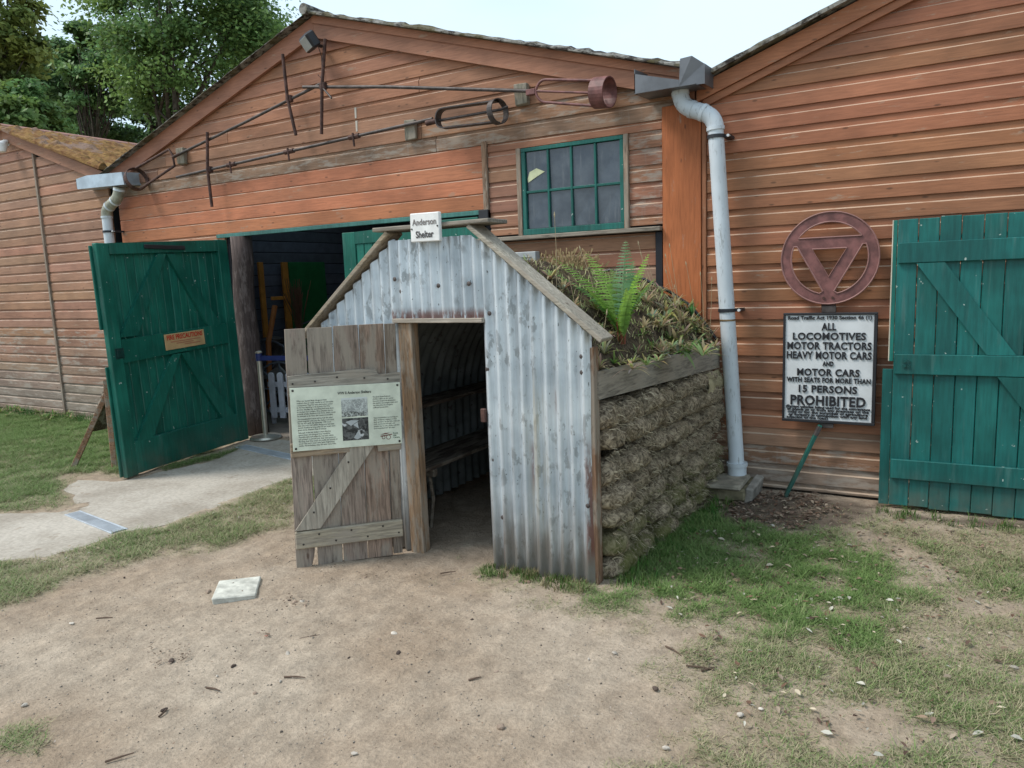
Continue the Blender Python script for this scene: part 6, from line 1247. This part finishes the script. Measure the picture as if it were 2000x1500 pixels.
for k in range(26): tuft(random.uniform(-0.35, 0.4), random.uniform(5.1, 5.26), 14, 0.03, 0.06, (0.09, 0.15, 0.04))
for k in range(70): tuft(random.uniform(-12.5, -9.2), random.uniform(5.2, 5.44), 20, 0.06, 0.10, (0.05, 0.13, 0.03))
tag(np_mesh('long_grass', np.array(V), np.array(F), M['blade'], np.array(T)), 'longer green grass at the foot of the walls and shelter', 'grass', kind='stuff')
# broad leaved weeds in the turf
for i, (x, y, sc) in enumerate(((1755, 1165, .07), (1795, 1160, .075), (1775, 1172, .06), (1545, 1055, .05), (1955, 1030, .05), (1480, 1175, .05), (1960, 1028, .04))):
    p = at_z(x, y); plant('weed_rosette', 'flat green weed rosette in the worn turf', 'weed', p, rosette(p+np.array([0, 0, 0.006]), 'green', sc), 'weeds in the turf', part_name='leaves')
for k in range(26):
    x, y = random.uniform(-12.3, -9.6), random.uniform(5.05, 5.42); p = np.array([x, y, 0.01]); plant('nettle_weed', 'low green weed along the foot of the left barn', 'weed', p, rosette(p+np.array([0, 0, 0.03]), 'green', 0.13), 'weeds along the left barn', part_name='leaves')
# leaf litter
def litter(N, area, scale, palette, name, label):
    V, F, T = [], [], []
    for k in range(N):
        x, y = area(); z = float(ground_z(np.array([x]), np.array([y]))[0])+random.uniform(0.004, 0.024); s_ = scale*random.uniform(0.45, 1.2); a_ = random.uniform(0, 6.28); d = np.array([math.cos(a_), math.sin(a_), random.uniform(-0.25, 0.35)])*s_; w = np.array([-math.sin(a_), math.cos(a_), random.uniform(-0.35, 0.35)])*s_*random.uniform(0.28, 0.5); cu_ = s_*random.uniform(0.05, 0.3); p = np.array([x, y, z]); o = len(V)
        V += [p-d, p-d*0.3+w+[0, 0, cu_], p-d*0.3, p-d*0.3-w+[0, 0, cu_], p+d*0.35+w*0.9+[0, 0, cu_], p+d*0.35, p+d*0.35-w*0.9+[0, 0, cu_], p+d]
        F += [(o, o+2, o+1), (o, o+3, o+2), (o+1, o+2, o+5), (o+1, o+5, o+4), (o+2, o+3, o+6), (o+2, o+6, o+5), (o+4, o+5, o+7), (o+5, o+6, o+7)]; T += [np.array(random.choice(palette))*random.uniform(0.7, 1.25)]*8
    return tag(np_mesh(name, np.array(V), np.array(F), M['dry'], np.array(T)), label, 'leaf litter', kind='stuff')
BROWN = [(0.16, 0.095, 0.065), (0.24, 0.17, 0.12), (0.10, 0.065, 0.05), (0.30, 0.24, 0.18), (0.19, 0.13, 0.10)]
def px_area(pts_):
    q = px_poly(pts_); lo, hi = q.min(0), q.max(0)
    def go():
        while True:
            p = np.array([random.uniform(lo[0], hi[0]), random.uniform(lo[1], hi[1])])
            if sdist(p[None], q)[0] > 0: return p
    return go
litter(160, px_area([(1240, 1040), (1560, 1035), (1700, 1120), (1600, 1220), (1350, 1190)]), 0.019, BROWN+[(0.42, 0.38, 0.30)], 'leaf_litter', 'dead leaves lying in the green grass beside the turf wall')
litter(620, px_area([(1385, 990), (1480, 960), (1600, 968), (1640, 1000), (1560, 1040), (1440, 1025)]), 0.020, BROWN, 'leaf_litter', 'brown fallen leaves heaped by the gully block')
litter(170, px_area([(1560, 980), (1760, 990), (1990, 1030), (1990, 1120), (1800, 1120), (1600, 1060)]), 0.018, BROWN, 'leaf_litter', 'brown leaves strewn before the right green door')
litter(420, px_area([(1200, 1050), (1560, 1030), (1980, 1150), (1990, 1490), (1500, 1490), (1300, 1230)]), 0.017, BROWN+[(0.42, 0.40, 0.34), (0.45, 0.38, 0.28)], 'leaf_litter', 'scattered dead leaves over the right hand turf')
litter(650, px_area([(0, 1180), (250, 1100), (560, 1040), (960, 1100), (1250, 1230), (1400, 1330), (1250, 1500), (0, 1500)]), 0.006, [(0.10, 0.07, 0.05), (0.20, 0.14, 0.10), (0.36, 0.30, 0.25)], 'earth_crumbs', 'crumbs of bark and leaf on the bare earth')
litter(120, px_area([(0, 1100), (200, 1050), (560, 960), (570, 1030), (250, 1090), (0, 1170)]), 0.012, BROWN+[(0.45, 0.42, 0.36)], 'leaf_litter', 'fallen leaves on the grass strip beside the path')
for (x_, y_, r_, n_) in ((330, 1285, 45, 70), (578, 1180, 28, 40), (1370, 1290, 35, 50), (518, 1243, 18, 20), (545, 1105, 40, 40), (700, 1105, 90, 60)):
    litter(n_, px_area([(x_-r_, y_-r_*0.35), (x_+r_, y_-r_*0.45), (x_+r_*0.9, y_+r_*0.4), (x_-r_*0.8, y_+r_*0.35)]), 0.008, [(0.10, 0.07, 0.05), (0.17, 0.12, 0.085), (0.26, 0.20, 0.155)], 'debris_patch', 'small patch of crumbled bark and dead leaf on the bare earth')['group'] = 'debris on the bare earth'
# fine gravel
nG = 20000; q = np.column_stack([rng.uniform(-6, 1.2, nG), rng.uniform(0.9, 5.2, nG)]); ok = (sdist(q, CONCRETE) < -0.02) & ~((q[:, 0] > -3.4) & (q[:, 0] < -1.45) & (q[:, 1] > 3.3)); q = q[ok]; nG = len(q); sz = 0.0011+0.0045*rng.random(nG)**5; zz = ground_z(q[:, 0], q[:, 1])
oct_ = np.array([(1, 0, 0), (-1, 0, 0), (0, 1, 0), (0, -1, 0), (0, 0, 0.7), (0, 0, -0.7)]); of = np.array([(0, 2, 4), (2, 1, 4), (1, 3, 4), (3, 0, 4), (2, 0, 5), (1, 2, 5), (3, 1, 5), (0, 3, 5)])
V_ = (oct_[None]*rng.uniform(0.6, 1.4, (nG, 6, 1))*sz[:, None, None]+np.column_stack([q, zz+sz*0.3])[:, None]).reshape(-1, 3); F_ = (of[None]+np.arange(nG)[:, None, None]*6).reshape(-1, 3); br_ = rng.uniform(0.08, 0.42, nG)[:, None]*np.array([1, 0.86, 0.72]); tag(np_mesh('gravel', V_, F_, M['dry'], np.repeat(br_, 6, 0)), 'fine grit scattered over the bare earth', 'gravel', kind='stuff')
# individual stones and twigs
def stone(x, y, s_, color, label, group='loose stones on the bare earth'):
    s_ *= 1.25; p = at_z(x, y); nu_, nv_ = 10, 7; U, V2 = np.meshgrid(np.linspace(0, 2*np.pi, nu_, endpoint=False), np.linspace(-np.pi/2, np.pi/2, nv_), indexing='ij'); P_ = np.stack([np.cos(V2)*np.cos(U)*random.uniform(0.9, 1.5), np.cos(V2)*np.sin(U)*random.uniform(0.6, 1.0), np.sin(V2)*random.uniform(0.45, 0.75)], -1); P_ = P_*(1+0.28*fbm(P_+random.random()*40, 1.3, 2))[..., None]*s_
    a_ = random.uniform(0, 3.14); c_, sn = math.cos(a_), math.sin(a_); P_ = np.stack([P_[..., 0]*c_-P_[..., 1]*sn, P_[..., 0]*sn+P_[..., 1]*c_, P_[..., 2]+s_*0.3+0.004], -1)
    mb_ = MB(); mb_.add(P_.reshape(-1, 3), [(i*nv_+j, ((i+1) % nu_)*nv_+j, ((i+1) % nu_)*nv_+j+1, i*nv_+j+1) for i in range(nu_) for j in range(nv_-1)]); o = mb_.build('stone', M['obj_rough'], color=color, fixn=False); o.location = (float(p[0]), float(p[1]), 0); return tag(o, label, 'stone', group)
PALE, DARKS, MIDS = (0.46, 0.41, 0.35), (0.075, 0.055, 0.045), (0.28, 0.21, 0.16)
for x, y, s_, c_ in ((562, 1281, .011, PALE), (335, 1294, .012, DARKS), (456, 1304, .008, DARKS), (770, 1240, .011, PALE), (682, 1288, .008, DARKS), (778, 1278, .010, DARKS), (548, 1333, .006, PALE), (424, 1323, .005, PALE), (140, 1220, .008, PALE), (243, 1130, .006, DARKS), (812, 1220, .007, MIDS), (922, 1212, .006, DARKS), (740, 1252, .007, MIDS), (713, 1132, .009, MIDS), (48, 1380, .009, PALE), (320, 1390, .009, DARKS), (498, 1357, .007, MIDS), (978, 1424, .011, MIDS), (692, 1475, .008, PALE), (970, 1315, .008, MIDS), (1150, 1290, .006, PALE), (1200, 1278, .009, PALE), (1516, 1283, .013, MIDS), (1546, 1278, .009, PALE), (1472, 1275, .008, PALE), (1280, 1348, .010, DARKS), (1486, 1387, .007, PALE), (1970, 1155, .013, MIDS), (1980, 1306, .010, PALE), (1938, 1398, .011, PALE), (1445, 1400, .011, PALE), (1300, 1464, .008, PALE), (576, 1180, .012, MIDS), (590, 1178, .010, PALE), (566, 1176, .009, DARKS), (597, 1185, .008, MIDS), (520, 1245, .007, (0.33, 0.16, 0.12)), (935, 1130, .012, MIDS), (1185, 1170, .006, PALE), (408, 1158, .012, MIDS), (1030, 1140, .014, (0.36, 0.24, 0.17))):
    stone(x, y, s_, c_, {0: 'small pale pebble', 1: 'small dark pebble', 2: 'small brown pebble'}[0 if c_ == PALE else 1 if c_ == DARKS else 2]+' lying on the trodden ground')
bk = at_z(1222, 1082); mb = MB(); mb.cbox(-0.045, 0.045, -0.03, 0.03, 0, 0.035, 0.006, mat=Matrix.Translation((bk[0], bk[1], 0.012)) @ Matrix.Rotation(0.6, 4, 'Z') @ Matrix.Rotation(0.25, 4, 'Y')); tag(mb.build('brick_fragment', M['obj_rough'], color=(0.30, 0.15, 0.09)), 'reddish brick fragment in the grass beside the turf wall', 'brick')
for x, y, x2, y2 in ((403, 1343, 430, 1349), (555, 1322, 596, 1323), (188, 1208, 220, 1206), (585, 1248, 625, 1240), (915, 1328, 940, 1322), (205, 1488, 262, 1470), (1300, 1262, 1330, 1280), (1340, 1300, 1395, 1308), (1370, 1310, 1400, 1302), (310, 1400, 325, 1385), (120, 1530, 150, 1520), (860, 1120, 890, 1116)):
    p, q2 = at_z(x, y, 0.008), at_z(x2, y2, 0.010); t = MB(); m_ = (p+q2)/2+np.array([0.004, 0.003, 0.002]); t.tube([p-np.array([0, 0, 0.0]), m_, q2], [0.004, 0.0035, 0.002], 6); o = t.build('twig', M['obj_rough'], color=(0.11, 0.075, 0.055)); tag(o, 'thin dark twig lying on the trodden ground', 'twig', 'twigs on the ground')

# ================================================================== TREES BEHIND THE BARNS
def tree(label, base, height, crown_c, crown_r, hue, n_leaf, trunk_r, limbs=9, leaf=0.085, clumps=70, seed=1, lean=(0, 0)):
    rs = np.random.default_rng(seed); rd = random.Random(seed); t = thing('broadleaf_tree', label, 'tree', (base[0], base[1], 0), 0, 'trees behind the barns')
    cc = np.array(crown_c, float); cr = np.array(crown_r, float); b0_ = np.array([base[0], base[1], 0.0]); topp = np.array([base[0]+lean[0], base[1]+lean[1], height*0.86])
    mb_ = MB(); tr = [b0_+(topp-b0_)*k/7+np.array([0.12*math.sin(k*1.3+seed), 0.1*math.cos(k*1.1), 0]) for k in range(8)]; mb_.tube(tr, [trunk_r*(1-0.85*k/7) for k in range(8)], 9)
    tips = []
    ends = []
    for k in range(clumps):
        v = rs.normal(0, 1, 3); v /= np.linalg.norm(v); rr = rs.uniform(0.45, 1.0)**0.5; p = cc+v*cr*rr
        ends.append(p)
    ends = np.array(ends); sh = mb_.build('trunk', M['bark'], t, world=True, smooth=True)
    mb_ = MB()
    for k in range(limbs):
        f = 0.32+0.6*k/limbs; s_ = b0_+(topp-b0_)*f; e = ends[k*len(ends)//limbs]; m_ = (s_+e)/2+np.array([0, 0, -0.25]); r_ = trunk_r*(1-0.8*f)*0.6; mb_.tube([s_, m_, e], [r_, r_*0.6, r_*0.2], 6)
        for j in range(4):
            e2 = ends[(k*len(ends)//limbs+1+j) % len(ends)]; mb_.tube([m_, (m_+e2)/2+np.array([0, 0, 0.15]), e2], [r_*0.5, r_*0.3, 0.012], 5)
    mb_.build('limbs', M['bark'], t, world=True, smooth=True)
    per = n_leaf//clumps; C = np.repeat(ends, per, 0); n = len(C); spr = cr.mean()*rs.uniform(0.09, 0.20, clumps); S_ = np.repeat(spr, per)
    off_ = rs.normal(0, 1, (n, 3))*np.array([1, 1, 0.5])*S_[:, None]; P = C+off_; P[:, 2] -= 0.10*np.hypot(off_[:, 0], off_[:, 1])
    nr = rs.normal(0, 0.55, (n, 3))+np.array([0, 0, 0.8])+(P-cc)/cr*0.35; nr /= np.linalg.norm(nr, axis=1, keepdims=True); a = np.cross(nr, rs.normal(0, 1, (n, 3))); a /= np.linalg.norm(a, axis=1, keepdims=True); b_ = np.cross(nr, a); sz_ = leaf*rs.uniform(0.6, 1.3, n)[:, None]
    V_ = np.stack([P-a*sz_, P+b_*sz_*0.62, P+a*sz_, P-b_*sz_*0.62], 1).reshape(-1, 3); F_ = np.arange(n*4).reshape(-1, 4); cl = np.repeat(rs.uniform(0.72, 1.28, clumps), per)[:, None]; warm = np.repeat(rs.random(clumps), per)[:, None]
    c_ = (np.array(hue)*(1-warm*0.5)+np.array([hue[0]*1.7, hue[1]*1.15, hue[2]*0.6])*warm*0.5)*cl*rs.uniform(0.75, 1.25, (n, 1)); lo = np_mesh('crown', V_, F_, M['leaf'], np.repeat(c_, 4, 0)); lo.data.transform(Matrix.Translation((-base[0], -base[1], 0))); lo.parent = t; return t
def polar(x, d): r = ray(x, 300); r = r/np.hypot(r[0], r[1]); return (r[0]*d, r[1]*d)
def at_d(x, y, d): r = ray(x, y); r = r/np.hypot(r[0], r[1]); return np.array([0, 0, CAM_H])+r*d
G1, G2, G3_ = (0.130, 0.245, 0.088), (0.115, 0.220, 0.095), (0.165, 0.230, 0.075)
def mk(label, x, y, d, rx, rz, hue, nl, tr_, seed, tx=None, leaf=0.085, clumps=80):
    c = at_d(x, y, d); b = polar(tx if tx else x, d); k = d/FPX; tree(label, b, c[2]+rz*k*0.7, c, (rx*k, rx*k*0.9, rz*k), hue, nl, tr_, 10, leaf, clumps, seed)
mk('large maple with dark trunk rising behind the barn roof', 370, 55, 27, 160, 165, G1, 46000, 0.26, 3, 335, 0.072, 140)
mk('slim tree between the maple and the left tree', 190, 135, 31, 55, 75, G2, 13000, 0.15, 5, None, 0.09, 45)
mk('tall yellowish green tree at the left edge', -30, 55, 22, 80, 120, G3_, 14000, 0.2, 8, None, 0.075, 55)
mk('dark leafy tree low beyond the left barn roof', 90, 165, 34, 90, 70, G2, 16000, 0.18, 11, None, 0.10, 60)
mk('bushy bright green tree just above the mossy roof', 15, 225, 20, 85, 45, G1, 12000, 0.12, 13, None, 0.065, 45)
mk('shadowy undergrowth tree behind the maple trunk', 250, 245, 38, 110, 45, (0.085, 0.170, 0.075), 16000, 0.15, 17, None, 0.10, 60)
mk('low dark bush left of the gable slope', 400, 260, 36, 90, 45, (0.085, 0.175, 0.080), 12000, 0.13, 23, None, 0.10, 45)
mk('light green tree showing at the left slope of the gable', 500, 95, 31, 50, 85, G1, 9000, 0.16, 19, None, 0.085, 45)
